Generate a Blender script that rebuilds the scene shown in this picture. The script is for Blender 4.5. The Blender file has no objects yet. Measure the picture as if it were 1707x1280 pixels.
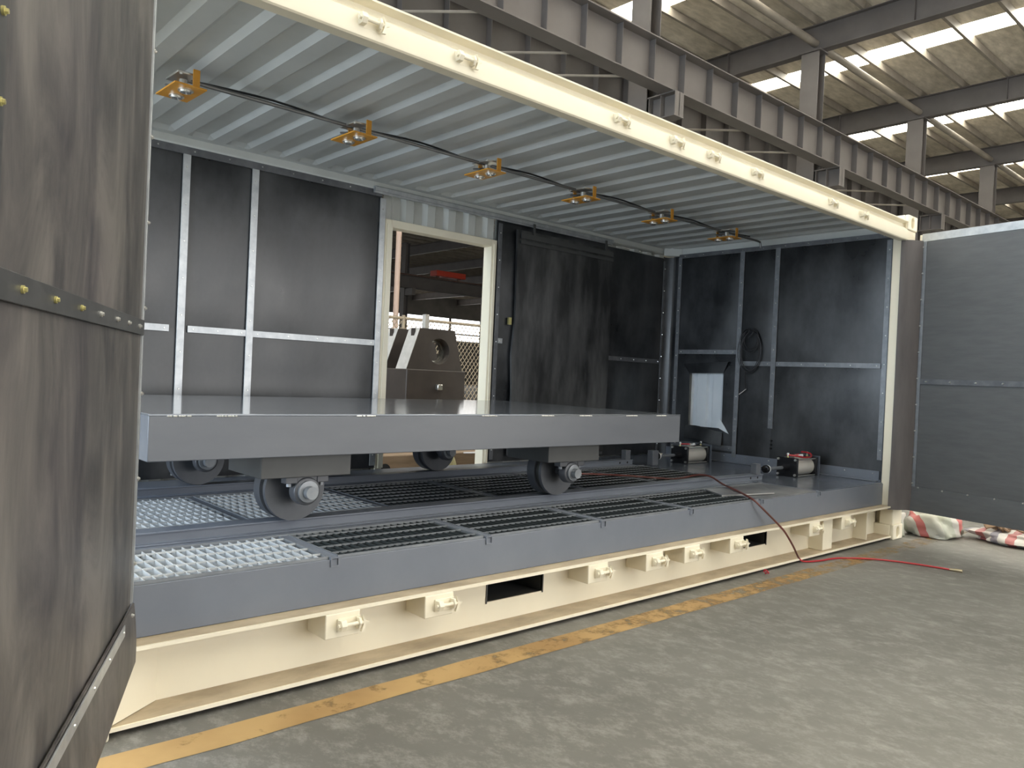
import bpy, bmesh, math, random
from mathutils import Vector, Matrix, noise
random.seed(7)
sc = bpy.context.scene
COL = sc.collection
PI = math.pi

# ------------------------------------------------------------------ camera
cam_d = bpy.data.cameras.new('camera'); cam = bpy.data.objects.new('camera', cam_d); COL.objects.link(cam)
yaw, pitch, roll = -0.727726483, -0.009326394, -0.0445010146
Rm = Matrix.Rotation(yaw, 3, 'Z') @ Matrix.Rotation(pitch, 3, 'X') @ Matrix.Rotation(roll, 3, 'Y')
right, fwd, up = Rm.col[0].copy(), Rm.col[1].copy(), Rm.col[2].copy()
M3 = Matrix((right, up, -fwd)).transposed()
cam.matrix_world = Matrix.Translation((-0.497457, -2.522332, 1.164639)) @ M3.to_4x4()
cam_d.sensor_fit = 'HORIZONTAL'; cam_d.sensor_width = 36.0
cam_d.lens = 36.0 * 1285.74 / 1707.0
cam_d.clip_end = 200
sc.camera = cam

# ------------------------------------------------------------------ world, lights, exposure
w = bpy.data.worlds.new('overcast_sky'); sc.world = w; w.use_nodes = True
w.node_tree.nodes['Background'].inputs[0].default_value = (0.86, 0.93, 1.0, 1)
w.node_tree.nodes['Background'].inputs[1].default_value = 1.0
def area(name, loc, rot, sx, sy, power, col):
    l = bpy.data.lights.new(name, 'AREA'); l.shape = 'RECTANGLE'; l.size = sx; l.size_y = sy
    l.energy = power; l.color = col
    o = bpy.data.objects.new(name, l); COL.objects.link(o); o.location = loc; o.rotation_euler = rot
    return o
# daylight entering through the open gates of the hall
area('daylight_front_gate', (11.5, -15.6, 3.6), (math.radians(84), 0, 0), 20, 6.4, 1400, (1.0, 0.97, 0.93))
area('daylight_side_gate', (-7.35, 1.6, 3.7), (math.radians(84), 0, math.radians(-90)), 8.6, 7.0, 1500, (0.74, 0.87, 1.0))
SKYLIGHT = 16.0
vs = sc.view_settings
vs.view_transform = 'Standard'; vs.look = 'None'; vs.gamma = 1.0; vs.use_curve_mapping = False
vs.exposure = 0.1

# ------------------------------------------------------------------ materials
MATS = {}
def mat(name, c1, c2=None, rough=0.5, metal=0.0, scale=4.0, stretch=(1, 1, 1), detail=6.0, lo=0.35, hi=0.65,
        bump=0.0, bscale=None, spec=0.5, rvar=0.0):
    m = bpy.data.materials.new(name); m.use_nodes = True
    nt = m.node_tree; b = nt.nodes['Principled BSDF']
    b.inputs['Base Color'].default_value = (*c1, 1)
    b.inputs['Roughness'].default_value = rough; b.inputs['Metallic'].default_value = metal
    b.inputs['Specular IOR Level'].default_value = spec
    if c2 is not None or bump or rvar:
        tc = nt.nodes.new('ShaderNodeTexCoord'); mp = nt.nodes.new('ShaderNodeMapping')
        mp.inputs['Scale'].default_value = stretch
        nt.links.new(tc.outputs['Object'], mp.inputs['Vector'])
        n = nt.nodes.new('ShaderNodeTexNoise'); n.inputs['Scale'].default_value = scale
        n.inputs['Detail'].default_value = detail; n.inputs['Roughness'].default_value = 0.6
        nt.links.new(mp.outputs[0], n.inputs['Vector'])
        rp = nt.nodes.new('ShaderNodeValToRGB')
        rp.color_ramp.elements[0].position = lo; rp.color_ramp.elements[1].position = hi
        rp.color_ramp.elements[0].color = (*c1, 1); rp.color_ramp.elements[1].color = (*(c2 or c1), 1)
        nt.links.new(n.outputs['Fac'], rp.inputs['Fac'])
        if c2 is not None: nt.links.new(rp.outputs['Color'], b.inputs['Base Color'])
        if rvar:
            mr = nt.nodes.new('ShaderNodeMapRange')
            mr.inputs['From Min'].default_value = 0.3; mr.inputs['From Max'].default_value = 0.7
            mr.inputs['To Min'].default_value = rough - rvar; mr.inputs['To Max'].default_value = rough + rvar
            nt.links.new(n.outputs['Fac'], mr.inputs['Value']); nt.links.new(mr.outputs[0], b.inputs['Roughness'])
        if bump:
            n2 = n
            if bscale:
                n2 = nt.nodes.new('ShaderNodeTexNoise'); n2.inputs['Scale'].default_value = bscale
                n2.inputs['Detail'].default_value = 4
                nt.links.new(mp.outputs[0], n2.inputs['Vector'])
            bp = nt.nodes.new('ShaderNodeBump'); bp.inputs['Strength'].default_value = bump
            bp.inputs['Distance'].default_value = 0.02
            nt.links.new(n2.outputs['Fac'], bp.inputs['Height']); nt.links.new(bp.outputs[0], b.inputs['Normal'])
    MATS[name] = m
    return m
def emit(name, col, strength):
    m = bpy.data.materials.new(name); m.use_nodes = True
    b = m.node_tree.nodes['Principled BSDF']
    b.inputs['Base Color'].default_value = (0.8, 0.8, 0.8, 1)
    b.inputs['Emission Color'].default_value = (*col, 1); b.inputs['Emission Strength'].default_value = strength
    MATS[name] = m
    return m
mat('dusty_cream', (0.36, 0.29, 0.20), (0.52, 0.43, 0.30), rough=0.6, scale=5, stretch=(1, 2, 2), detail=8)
mat('cream', (0.83, 0.765, 0.605), (0.86, 0.80, 0.64), rough=0.42, scale=3)
mat('ceiling_paint', (0.50, 0.52, 0.51), (0.57, 0.59, 0.58), rough=0.36, scale=1.5)
mat('grey_wall_paint', (0.55, 0.57, 0.55), (0.64, 0.66, 0.64), rough=0.4, scale=2)
mat('white_sheet', (0.80, 0.84, 0.87), (0.74, 0.79, 0.83), rough=0.35, scale=3)
mat('rubber', (0.012, 0.0135, 0.0155), (0.085, 0.088, 0.093), rough=0.34, scale=1.6, stretch=(1.3, 1.3, 0.8), detail=7, lo=0.40, hi=0.74, bump=0.06, rvar=0.10, spec=0.6)  # paler patches: dust, plus cloudy floor reflections painted into the colour
mat('rubber_worn', (0.045, 0.043, 0.045), (0.175, 0.160, 0.148), rough=0.55, scale=3.2, stretch=(1.6, 1.6, 0.32), detail=9, lo=0.32, hi=0.72, bump=0.08)
mat('rubber_door', (0.082, 0.084, 0.087), (0.100, 0.102, 0.104), rough=0.46, scale=7, stretch=(1, 0.7, 4.0), detail=8, bump=0.05)
mat('galvanised', (0.42, 0.44, 0.46), (0.55, 0.57, 0.58), rough=0.42, metal=0.65, scale=14)
mat('dull_strip', (0.10, 0.105, 0.115), (0.16, 0.165, 0.175), rough=0.45, metal=0.3, scale=10)
mat('zinc', (0.75, 0.74, 0.70), rough=0.28, metal=0.9)
mat('brass', (0.75, 0.68, 0.30), rough=0.3, metal=0.85)
mat('grey_paint', (0.150, 0.168, 0.205), (0.175, 0.193, 0.230), rough=0.36, scale=2.0, bump=0.02, bscale=30)
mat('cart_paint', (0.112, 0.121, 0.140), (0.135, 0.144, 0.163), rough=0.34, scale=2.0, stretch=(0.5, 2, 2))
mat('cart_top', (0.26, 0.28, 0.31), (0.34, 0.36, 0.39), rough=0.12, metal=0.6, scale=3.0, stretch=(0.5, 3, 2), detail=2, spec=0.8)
mat('bracket_paint', (0.058, 0.060, 0.060), (0.075, 0.077, 0.077), rough=0.45, scale=3)
mat('deck_paint', (0.085, 0.098, 0.125), (0.115, 0.130, 0.160), rough=0.20, scale=4, rvar=0.07, spec=0.7)
mat('grating_steel', (0.20, 0.215, 0.235), (0.27, 0.285, 0.30), rough=0.38, metal=0.35, scale=9)
mat('rubber_scuffed', (0.016, 0.017, 0.018), (0.150, 0.150, 0.150), rough=0.45, scale=2.3, stretch=(1.8, 1.8, 0.45), detail=9, lo=0.40, hi=0.80, rvar=0.08)
mat('galv_bright', (0.50, 0.52, 0.53), (0.60, 0.62, 0.63), rough=0.45, metal=0.25, scale=9)
mat('grating_dark', (0.035, 0.042, 0.042), (0.055, 0.062, 0.062), rough=0.4, metal=0.2, scale=9)
mat('cable_dark', (0.03, 0.03, 0.033), rough=0.4)
mat('dark_strip', (0.055, 0.056, 0.058), (0.080, 0.081, 0.083), rough=0.45, metal=0.2, scale=10)
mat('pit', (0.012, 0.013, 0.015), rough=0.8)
mat('wheel_steel', (0.085, 0.090, 0.102), (0.115, 0.12, 0.13), rough=0.42, metal=0.25, scale=6)
mat('tread_dark', (0.06, 0.062, 0.055), rough=0.4, metal=0.4)
mat('lamp_orange', (0.62, 0.27, 0.022), (0.68, 0.33, 0.04), rough=0.4, scale=8)
mat('lens', (0.75, 0.75, 0.72), rough=0.12, metal=0.8)
mat('conduit', (0.20, 0.20, 0.20), rough=0.38, metal=0.6)
mat('black_plastic', (0.008, 0.008, 0.009), rough=0.3)
mat('black_steel', (0.012, 0.012, 0.014), rough=0.22)
mat('cylinder_silver', (0.60, 0.58, 0.54), (0.66, 0.64, 0.60), rough=0.36, metal=0.2, scale=4, stretch=(0.4, 3, 3))
mat('coupling_metal', (0.30, 0.25, 0.16), rough=0.35, metal=0.8)
mat('red_hose', (0.40, 0.020, 0.028), rough=0.35)
mat('mid_strip', (0.17, 0.18, 0.195), (0.24, 0.25, 0.265), rough=0.42, metal=0.35, scale=12)
mat('brown_hose', (0.085, 0.038, 0.030), (0.19, 0.05, 0.04), rough=0.35, scale=2.5, lo=0.4, hi=0.6)
mat('red_plastic', (0.42, 0.03, 0.05), rough=0.5)
mat('hall_steel', (0.095, 0.085, 0.080), (0.120, 0.108, 0.102), rough=0.55, scale=1.5)
mat('hall_steel_light', (0.128, 0.114, 0.104), (0.155, 0.139, 0.128), rough=0.5, scale=1.2)
mat('rust_rail', (0.10, 0.055, 0.04), (0.15, 0.09, 0.065), rough=0.6, scale=5)
mat('purlin_steel', (0.22, 0.195, 0.16), (0.30, 0.265, 0.215), rough=0.55, scale=2)
mat('roof_insulation', (0.52, 0.47, 0.375), (0.76, 0.69, 0.57), rough=0.6, scale=2.2, stretch=(1.0, 3.0, 1), detail=8, bump=0.9, bscale=3.5)
mat('wall_sheet', (0.17, 0.165, 0.16), (0.22, 0.21, 0.20), rough=0.6, scale=1)
mat('machine_brown', (0.030, 0.023, 0.019), (0.045, 0.035, 0.029), rough=0.5, scale=3)
mat('machine_edge', (0.36, 0.34, 0.31), (0.45, 0.43, 0.40), rough=0.5, scale=9)
mat('polished', (0.45, 0.44, 0.40), rough=0.2, metal=0.9)
mat('timber', (0.20, 0.135, 0.085), (0.29, 0.205, 0.135), rough=0.7, scale=5, stretch=(0.6, 4, 4))
mat('sack_yellow', (0.46, 0.42, 0.22), (0.58, 0.53, 0.32), rough=0.7, scale=20)
mat('rust_red', (0.20, 0.045, 0.025), rough=0.6)
mat('crane_red', (0.60, 0.06, 0.03), rough=0.5)
mat('cable_white', (0.65, 0.60, 0.58), rough=0.5)
mat('fence_wire', (0.34, 0.28, 0.20), rough=0.5, metal=0.3)
mat('blue_box', (0.03, 0.07, 0.22), rough=0.5)
mat('pole_pink', (0.55, 0.40, 0.32), rough=0.5)
mat('bark', (0.17, 0.105, 0.065), (0.40, 0.28, 0.19), rough=0.8, scale=14, bump=0.6)
emit('skylight_glow', (1.0, 0.97, 0.86), SKYLIGHT)
emit('window_glow', (1.0, 0.99, 0.97), 4.0)
MATS['white_plastic'] = mat('white_plastic', (0.8, 0.8, 0.8), rough=0.3)

def concrete():
    m = bpy.data.materials.new('concrete_floor'); m.use_nodes = True; nt = m.node_tree; N = nt.nodes; L = nt.links
    b = N['Principled BSDF']; tc = N.new('ShaderNodeTexCoord')
    def nz(scale, st, det=8, rough=0.65):
        mp = N.new('ShaderNodeMapping'); mp.inputs['Scale'].default_value = st
        mp.inputs['Rotation'].default_value = (0, 0, math.radians(35))
        L.new(tc.outputs['Object'], mp.inputs['Vector'])
        n = N.new('ShaderNodeTexNoise'); n.inputs['Scale'].default_value = scale; n.inputs['Detail'].default_value = det
        n.inputs['Roughness'].default_value = rough; L.new(mp.outputs[0], n.inputs['Vector']); return n
    def ramp(n, lo, hi, c1, c2):
        r = N.new('ShaderNodeValToRGB'); r.color_ramp.elements[0].position = lo; r.color_ramp.elements[1].position = hi
        r.color_ramp.elements[0].color = (*c1, 1); r.color_ramp.elements[1].color = (*c2, 1)
        L.new(n.outputs['Fac'], r.inputs['Fac']); return r
    a = ramp(nz(0.6, (1, 1, 1), 8, 0.6), 0.30, 0.70, (0.122, 0.117, 0.104), (0.205, 0.198, 0.180))
    s = ramp(nz(11, (1, 0.65, 1), 15, 0.85), 0.49, 0.70, (0, 0, 0), (0.85, 0.85, 0.85))
    d = ramp(nz(2.8, (1, 0.8, 1), 12, 0.75), 0.30, 0.50, (1, 1, 1), (0, 0, 0))
    mx = N.new('ShaderNodeMixRGB'); L.new(s.outputs[0], mx.inputs[0]); L.new(a.outputs[0], mx.inputs[1])
    mx.inputs[2].default_value = (0.39, 0.375, 0.345, 1)
    sp = N.new('ShaderNodeMath'); sp.operation = 'MULTIPLY'; sp.inputs[1].default_value = 0.5
    L.new(d.outputs[0], sp.inputs[0])
    mx2 = N.new('ShaderNodeMixRGB'); L.new(sp.outputs[0], mx2.inputs[0]); L.new(mx.outputs[0], mx2.inputs[1])
    mx2.inputs[2].default_value = (0.105, 0.103, 0.090, 1)
    L.new(mx2.outputs[0], b.inputs['Base Color'])
    b.inputs['Roughness'].default_value = 0.5
    bp = N.new('ShaderNodeBump'); bp.inputs['Strength'].default_value = 0.15; bp.inputs['Distance'].default_value = 0.01
    L.new(s.outputs[0], bp.inputs['Height']); L.new(bp.outputs[0], b.inputs['Normal'])
    MATS['concrete_floor'] = m
concrete()
mat('sheet_dusty', (0.080, 0.088, 0.102), (0.25, 0.255, 0.26), rough=0.35, scale=3, detail=8)
mat('hinge_brown', (0.080, 0.070, 0.070), (0.125, 0.112, 0.108), rough=0.5, scale=4, stretch=(2, 2, 0.3))
mat('line_yellow', (0.50, 0.29, 0.090), (0.29, 0.235, 0.16), rough=0.55, scale=3.5, stretch=(1, 3, 1), detail=10, lo=0.47, hi=0.70, bump=0.1)

def worn_door():
    m = bpy.data.materials.new('rubber_worn'); m.use_nodes = True; nt = m.node_tree; N = nt.nodes; L = nt.links
    b = N['Principled BSDF']; tc = N.new('ShaderNodeTexCoord')
    def nz(scale, st, det, ro, loc=0.0, dist=0.0):
        mp = N.new('ShaderNodeMapping'); mp.inputs['Scale'].default_value = st; mp.inputs['Location'].default_value = (loc, loc * 2, loc)
        L.new(tc.outputs['Object'], mp.inputs['Vector'])
        n = N.new('ShaderNodeTexNoise'); n.inputs['Scale'].default_value = scale; n.inputs['Detail'].default_value = det
        n.inputs['Roughness'].default_value = ro; n.inputs['Distortion'].default_value = dist
        L.new(mp.outputs[0], n.inputs['Vector']); return n
    def ramp(n, els):
        r = N.new('ShaderNodeValToRGB'); e = r.color_ramp.elements
        while len(e) < len(els): e.new(0.5)
        for q, (p, c) in zip(e, els): q.position = p; q.color = (*c, 1)
        L.new(n.outputs['Fac'], r.inputs['Fac']); return r
    a = ramp(nz(2.3, (1.9, 1.9, 0.75), 12, 0.68, 3.0, 0.8), [(0.36, (0.036, 0.035, 0.037)), (0.48, (0.080, 0.075, 0.072)), (0.66, (0.165, 0.150, 0.138))])
    f = ramp(nz(12, (2, 2, 0.40), 12, 0.8, 9.0), [(0.45, (0, 0, 0)), (0.75, (1, 1, 1))])
    v = ramp(nz(1.6, (1, 1, 0.6), 4, 0.5, 17.0), [(0.45, (0, 0, 0)), (0.65, (1, 1, 1))])
    k = N.new('ShaderNodeMath'); k.operation = 'MULTIPLY'; k.inputs[1].default_value = 0.35; L.new(f.outputs[0], k.inputs[0])
    m1 = N.new('ShaderNodeMixRGB'); L.new(k.outputs[0], m1.inputs[0]); L.new(a.outputs[0], m1.inputs[1]); m1.inputs[2].default_value = (0.20, 0.182, 0.166, 1)
    k2 = N.new('ShaderNodeMath'); k2.operation = 'MULTIPLY'; k2.inputs[1].default_value = 0.25; L.new(v.outputs[0], k2.inputs[0])
    m2 = N.new('ShaderNodeMixRGB'); L.new(k2.outputs[0], m2.inputs[0]); L.new(m1.outputs[0], m2.inputs[1]); m2.inputs[2].default_value = (0.085, 0.068, 0.085, 1)
    L.new(m2.outputs[0], b.inputs['Base Color']); b.inputs['Roughness'].default_value = 0.5
    MATS['rubber_worn'] = m
worn_door()
def yellow_paint():
    m = bpy.data.materials.new('line_yellow'); m.use_nodes = True; nt = m.node_tree; N = nt.nodes; L = nt.links
    b = N['Principled BSDF']; b.inputs['Roughness'].default_value = 0.55
    tc = N.new('ShaderNodeTexCoord')
    n = N.new('ShaderNodeTexNoise'); n.inputs['Scale'].default_value = 9; n.inputs['Detail'].default_value = 10; n.inputs['Roughness'].default_value = 0.7
    L.new(tc.outputs['Object'], n.inputs['Vector'])
    n2 = N.new('ShaderNodeTexNoise'); n2.inputs['Scale'].default_value = 2.5; n2.inputs['Detail'].default_value = 6
    L.new(tc.outputs['Object'], n2.inputs['Vector'])
    r = N.new('ShaderNodeValToRGB'); r.color_ramp.elements[0].color = (0.33, 0.195, 0.075, 1); r.color_ramp.elements[1].color = (0.46, 0.30, 0.125, 1)
    r.color_ramp.elements[0].position = 0.35; r.color_ramp.elements[1].position = 0.65
    L.new(n2.outputs['Fac'], r.inputs['Fac']); L.new(r.outputs[0], b.inputs['Base Color'])
    sx = N.new('ShaderNodeSeparateXYZ'); L.new(tc.outputs['Object'], sx.inputs[0])
    mr = N.new('ShaderNodeMapRange'); mr.inputs['From Min'].default_value = -0.5; mr.inputs['From Max'].default_value = 5.6
    mr.inputs['To Min'].default_value = 0.24; mr.inputs['To Max'].default_value = -0.06
    L.new(sx.outputs[0], mr.inputs['Value'])
    ad = N.new('ShaderNodeMath'); ad.operation = 'ADD'; L.new(n.outputs['Fac'], ad.inputs[0]); L.new(mr.outputs[0], ad.inputs[1])
    r2 = N.new('ShaderNodeMapRange'); r2.inputs['From Min'].default_value = 0.40; r2.inputs['From Max'].default_value = 0.62
    L.new(ad.outputs[0], r2.inputs['Value'])
    tr = N.new('ShaderNodeBsdfTransparent'); mx = N.new('ShaderNodeMixShader')
    L.new(r2.outputs[0], mx.inputs[0]); L.new(tr.outputs[0], mx.inputs[1]); L.new(b.outputs[0], mx.inputs[2])
    L.new(mx.outputs[0], N['Material Output'].inputs['Surface'])
    MATS['line_yellow'] = m
yellow_paint()
def woven(name, cols, axis, freq, rot=0.0):
    m = bpy.data.materials.new(name); m.use_nodes = True; nt = m.node_tree; N = nt.nodes; L = nt.links
    b = N['Principled BSDF']; b.inputs['Roughness'].default_value = 0.4
    tc = N.new('ShaderNodeTexCoord'); mp = N.new('ShaderNodeMapping'); mp.inputs['Rotation'].default_value = (0.3, 0.2, rot)
    L.new(tc.outputs['Object'], mp.inputs['Vector'])
    sx = N.new('ShaderNodeSeparateXYZ'); L.new(mp.outputs[0], sx.inputs[0])
    mu = N.new('ShaderNodeMath'); mu.operation = 'MULTIPLY'; mu.inputs[1].default_value = freq
    L.new(sx.outputs[axis], mu.inputs[0])
    fr = N.new('ShaderNodeMath'); fr.operation = 'FRACT'; L.new(mu.outputs[0], fr.inputs[0])
    rp = N.new('ShaderNodeValToRGB'); rp.color_ramp.interpolation = 'CONSTANT'
    els = rp.color_ramp.elements
    while len(els) < len(cols): els.new(0.5)
    for e, (p, c) in zip(els, cols): e.position = p; e.color = (*c, 1)
    L.new(fr.outputs[0], rp.inputs['Fac']); L.new(rp.outputs[0], b.inputs['Base Color'])
    MATS[name] = m
woven('woven_sack', [(0, (0.50, 0.52, 0.43)), (0.32, (0.62, 0.60, 0.55)), (0.48, (0.55, 0.16, 0.15)), (0.66, (0.60, 0.60, 0.53))], 0, 3.3, 0.9)
woven('checked_sack', [(0, (0.68, 0.66, 0.64)), (0.25, (0.52, 0.20, 0.20)), (0.5, (0.68, 0.66, 0.64)), (0.75, (0.30, 0.29, 0.35))], 1, 4.2, 0.1)

# ------------------------------------------------------------------ mesh helpers
class MB:
    def __init__(s): s.v = []; s.f = []
    def quad8(s, P):
        b = len(s.v); s.v += [tuple(p) for p in P]
        s.f += [tuple(b + i for i in q) for q in ((0, 3, 2, 1), (4, 5, 6, 7), (0, 1, 5, 4), (1, 2, 6, 5), (2, 3, 7, 6), (3, 0, 4, 7))]
        return s
    def box(s, x0, x1, y0, y1, z0, z1):
        return s.quad8([(x0, y0, z0), (x1, y0, z0), (x1, y1, z0), (x0, y1, z0), (x0, y0, z1), (x1, y0, z1), (x1, y1, z1), (x0, y1, z1)])
    def obox(s, o, u, v, n, a0, a1, b0, b1, c0, c1):
        o, u, v, n = map(Vector, (o, u, v, n))
        g = lambda a, b, c: o + u * a + v * b + n * c
        return s.quad8([g(a0, b0, c0), g(a1, b0, c0), g(a1, b1, c0), g(a0, b1, c0), g(a0, b0, c1), g(a1, b0, c1), g(a1, b1, c1), g(a0, b1, c1)])
    def prism(s, poly, axis, a0, a1):
        t = {'x': lambda p, a: (a, p[0], p[1]), 'y': lambda p, a: (p[0], a, p[1]), 'z': lambda p, a: (p[0], p[1], a)}[axis]
        n = len(poly); b = len(s.v)
        s.v += [t(p, a0) for p in poly] + [t(p, a1) for p in poly]
        s.f += [tuple(b + i for i in range(n))[::-1], tuple(b + n + i for i in range(n))]
        s.f += [(b + i, b + (i + 1) % n, b + n + (i + 1) % n, b + n + i) for i in range(n)]
        return s
    def loft(s, rings, closed=True, caps=True):
        b = len(s.v); n = len(rings[0])
        for r in rings: s.v += [tuple(p) for p in r]
        for k in range(len(rings) - 1):
            for i in range(n if closed else n - 1):
                j = (i + 1) % n
                s.f.append((b + k * n + i, b + k * n + j, b + (k + 1) * n + j, b + (k + 1) * n + i))
        if caps and closed:
            s.f.append(tuple(b + i for i in range(n))[::-1]); s.f.append(tuple(b + (len(rings) - 1) * n + i for i in range(n)))
        return s
    def lathe(s, prof, c, axis='y', n=40):
        rings = []
        for a, r in prof:
            ring = []
            for k in range(n):
                t = 2 * PI * k / n; p, q = r * math.cos(t), r * math.sin(t)
                ring.append({'y': (c[0] + p, c[1] + a, c[2] + q), 'x': (c[0] + a, c[1] + p, c[2] + q), 'z': (c[0] + p, c[1] + q, c[2] + a)}[axis])
            rings.append(ring)
        return s.loft(rings)
    def cyl(s, p0, p1, r, n=16, r1=None):
        return s.tube([p0, p1], r, n, r1)
    def tube(s, path, r, n=8, r1=None):
        P = [Vector(p) for p in path]; rings = []; ref = None
        for i, p in enumerate(P):
            d = (P[min(i + 1, len(P) - 1)] - P[max(i - 1, 0)]).normalized()
            if ref is None:
                ref = Vector((0, 0, 1)) if abs(d.z) < 0.9 else Vector((1, 0, 0))
            a = (ref - d * ref.dot(d)).normalized(); ref = a; b = d.cross(a)
            rr = r if r1 is None else r + (r1 - r) * i / (len(P) - 1)
            rings.append([p + (a * math.cos(2 * PI * k / n) + b * math.sin(2 * PI * k / n)) * rr for k in range(n)])
        return s.loft(rings)
    def grid(s, fn, nu, nv, thick=None):
        b = len(s.v)
        for j in range(nv + 1):
            for i in range(nu + 1): s.v.append(tuple(fn(i / nu, j / nv)))
        W = nu + 1
        for j in range(nv):
            for i in range(nu): s.f.append((b + j * W + i, b + j * W + i + 1, b + (j + 1) * W + i + 1, b + (j + 1) * W + i))
        if thick is not None:
            t = Vector(thick); o = len(s.v) - b
            s.v += [tuple(Vector(p) + t) for p in s.v[b:b + o]]
            for j in range(nv):
                for i in range(nu): s.f.append((b + o + j * W + i, b + o + (j + 1) * W + i, b + o + (j + 1) * W + i + 1, b + o + j * W + i + 1))
            per = [i for i in range(W)] + [j * W + nu for j in range(1, nv + 1)] + [nv * W + i for i in range(nu - 1, -1, -1)] + [j * W for j in range(nv - 1, 0, -1)]
            for k in range(len(per)):
                a, c = per[k], per[(k + 1) % len(per)]
                s.f.append((b + a, b + o + a, b + o + c, b + c))
        return s
    def ring(s, outer, inner, tf, d0, d1):
        """prism with a star-shaped hole; outer/inner 2D polygons around the inner centre; tf(p2, depth) -> 3D"""
        cx = sum(p[0] for p in inner) / len(inner); cy = sum(p[1] for p in inner) / len(inner)
        def rad(poly, t):
            dx, dy = math.cos(t), math.sin(t); best = 0
            for i in range(len(poly)):
                x1, y1 = poly[i][0] - cx, poly[i][1] - cy; x2, y2 = poly[(i + 1) % len(poly)][0] - cx, poly[(i + 1) % len(poly)][1] - cy
                ex, ey = x2 - x1, y2 - y1; den = dx * ey - dy * ex
                if abs(den) < 1e-12: continue
                r = (x1 * ey - y1 * ex) / den; u = (x1 * dy - y1 * dx) / den
                if r > 0 and -1e-6 <= u <= 1 + 1e-6: best = max(best, r)
            return best
        ts = sorted({round(math.atan2(p[1] - cy, p[0] - cx), 5) for p in list(outer) + list(inner)})
        n = len(ts); O = []; I = []
        for t in ts:
            ro, ri = rad(outer, t), rad(inner, t)
            O.append((cx + ro * math.cos(t), cy + ro * math.sin(t))); I.append((cx + ri * math.cos(t), cy + ri * math.sin(t)))
        b = len(s.v)
        s.v += [tuple(tf(p, d0)) for p in O] + [tuple(tf(p, d0)) for p in I] + [tuple(tf(p, d1)) for p in O] + [tuple(tf(p, d1)) for p in I]
        for i in range(n):
            j = (i + 1) % n
            s.f += [(b + i, b + j, b + n + j, b + n + i), (b + 2 * n + i, b + 3 * n + i, b + 3 * n + j, b + 2 * n + j),
                    (b + i, b + 2 * n + i, b + 2 * n + j, b + j), (b + n + i, b + n + j, b + 3 * n + j, b + 3 * n + i)]
        return s
    def mesh(s, name, m, origin=(0, 0, 0), angle=32):
        me = bpy.data.meshes.new(name)
        o = Vector(origin)
        me.from_pydata([tuple(Vector(p) - o) for p in s.v], [], s.f); me.update()
        bm = bmesh.new(); bm.from_mesh(me); bmesh.ops.recalc_face_normals(bm, faces=bm.faces); bm.to_mesh(me); bm.free()
        for p in me.polygons: p.use_smooth = True
        me.set_sharp_from_angle(angle=math.radians(angle))
        me.materials.append(MATS[m] if isinstance(m, str) else m)
        return me
    def build(s, name, m, parent=None, origin=None, bevel=0.0, seg=2, angle=32):
        if origin is None:
            xs = [p[0] for p in s.v]; ys = [p[1] for p in s.v]; zs = [p[2] for p in s.v]
            origin = ((min(xs) + max(xs)) / 2, (min(ys) + max(ys)) / 2, min(zs))
        return link(name, s.mesh(name, m, origin, angle), origin, parent, bevel, seg)
WORLD = {}
def link(name, me, origin, parent=None, bevel=0.0, seg=2):
    o = bpy.data.objects.new(name, me); COL.objects.link(o)
    WORLD[o.name] = Vector(origin)
    if parent is not None:
        o.parent = parent; o.location = Vector(origin) - WORLD[parent.name]
    else: o.location = origin
    if bevel:
        md = o.modifiers.new('bevel', 'BEVEL'); md.width = bevel; md.segments = seg; md.limit_method = 'ANGLE'; md.angle_limit = math.radians(40)
        md.harden_normals = False
    return o
def tag(o, label=None, cat=None, group=None, kind=None):
    if label: o['label'] = label
    if cat: o['category'] = cat
    if group: o['group'] = group
    if kind: o['kind'] = kind
    return o
def thing(name, loc, label, cat, group=None, kind=None):
    o = link(name, None, loc); o.empty_display_size = 0.1
    return tag(o, label, cat, group, kind)
def B(*a): return MB().box(*a)
def bolts(parent, pts, nrm, r=0.006, h=0.006, m='zinc', name='bolt_row'):
    mb = MB(); nrm = Vector(nrm).normalized()
    for p in pts:
        p = Vector(p); mb.tube([p, p + nrm * h * 0.55, p + nrm * h], r, 6, r * 0.55)
    return tag(mb.build(name, m, parent), kind='stuff')
def frange(a, b, step):
    n = max(1, int(round((b - a) / step))); return [a + (b - a) * i / n for i in range(n + 1)]
def spline(pts, sub=8):
    P = [Vector(p) for p in pts]; out = []
    for i in range(len(P) - 1):
        p0 = P[max(i - 1, 0)]; p1 = P[i]; p2 = P[i + 1]; p3 = P[min(i + 2, len(P) - 1)]
        for k in range(sub):
            t = k / sub
            out.append(0.5 * ((2 * p1) + (p2 - p0) * t + (2 * p0 - 5 * p1 + 4 * p2 - p3) * t * t + (3 * p1 - p0 - 3 * p2 + p3) * t ** 3))
    out.append(P[-1]); return out

# ------------------------------------------------------------------ hall: floor, roof, walls
fl = tag(B(-8, 75, -16, 66, -0.12, 0.0).build('floor', 'concrete_floor', origin=(0, 0, 0)), kind='structure')
def line_fn(u, v):
    x = -0.5 + 7.4 * u
    e = 0.010 * noise.noise(Vector((x * 3.1, v * 5, 0)))
    return (x, -0.222 + 0.130 * v + e, 0.0015)
tag(MB().grid(line_fn, 90, 1).build('painted_line', 'line_yellow', fl, origin=(0, 0, 0)), 'worn yellow line painted on the concrete floor')

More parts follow.
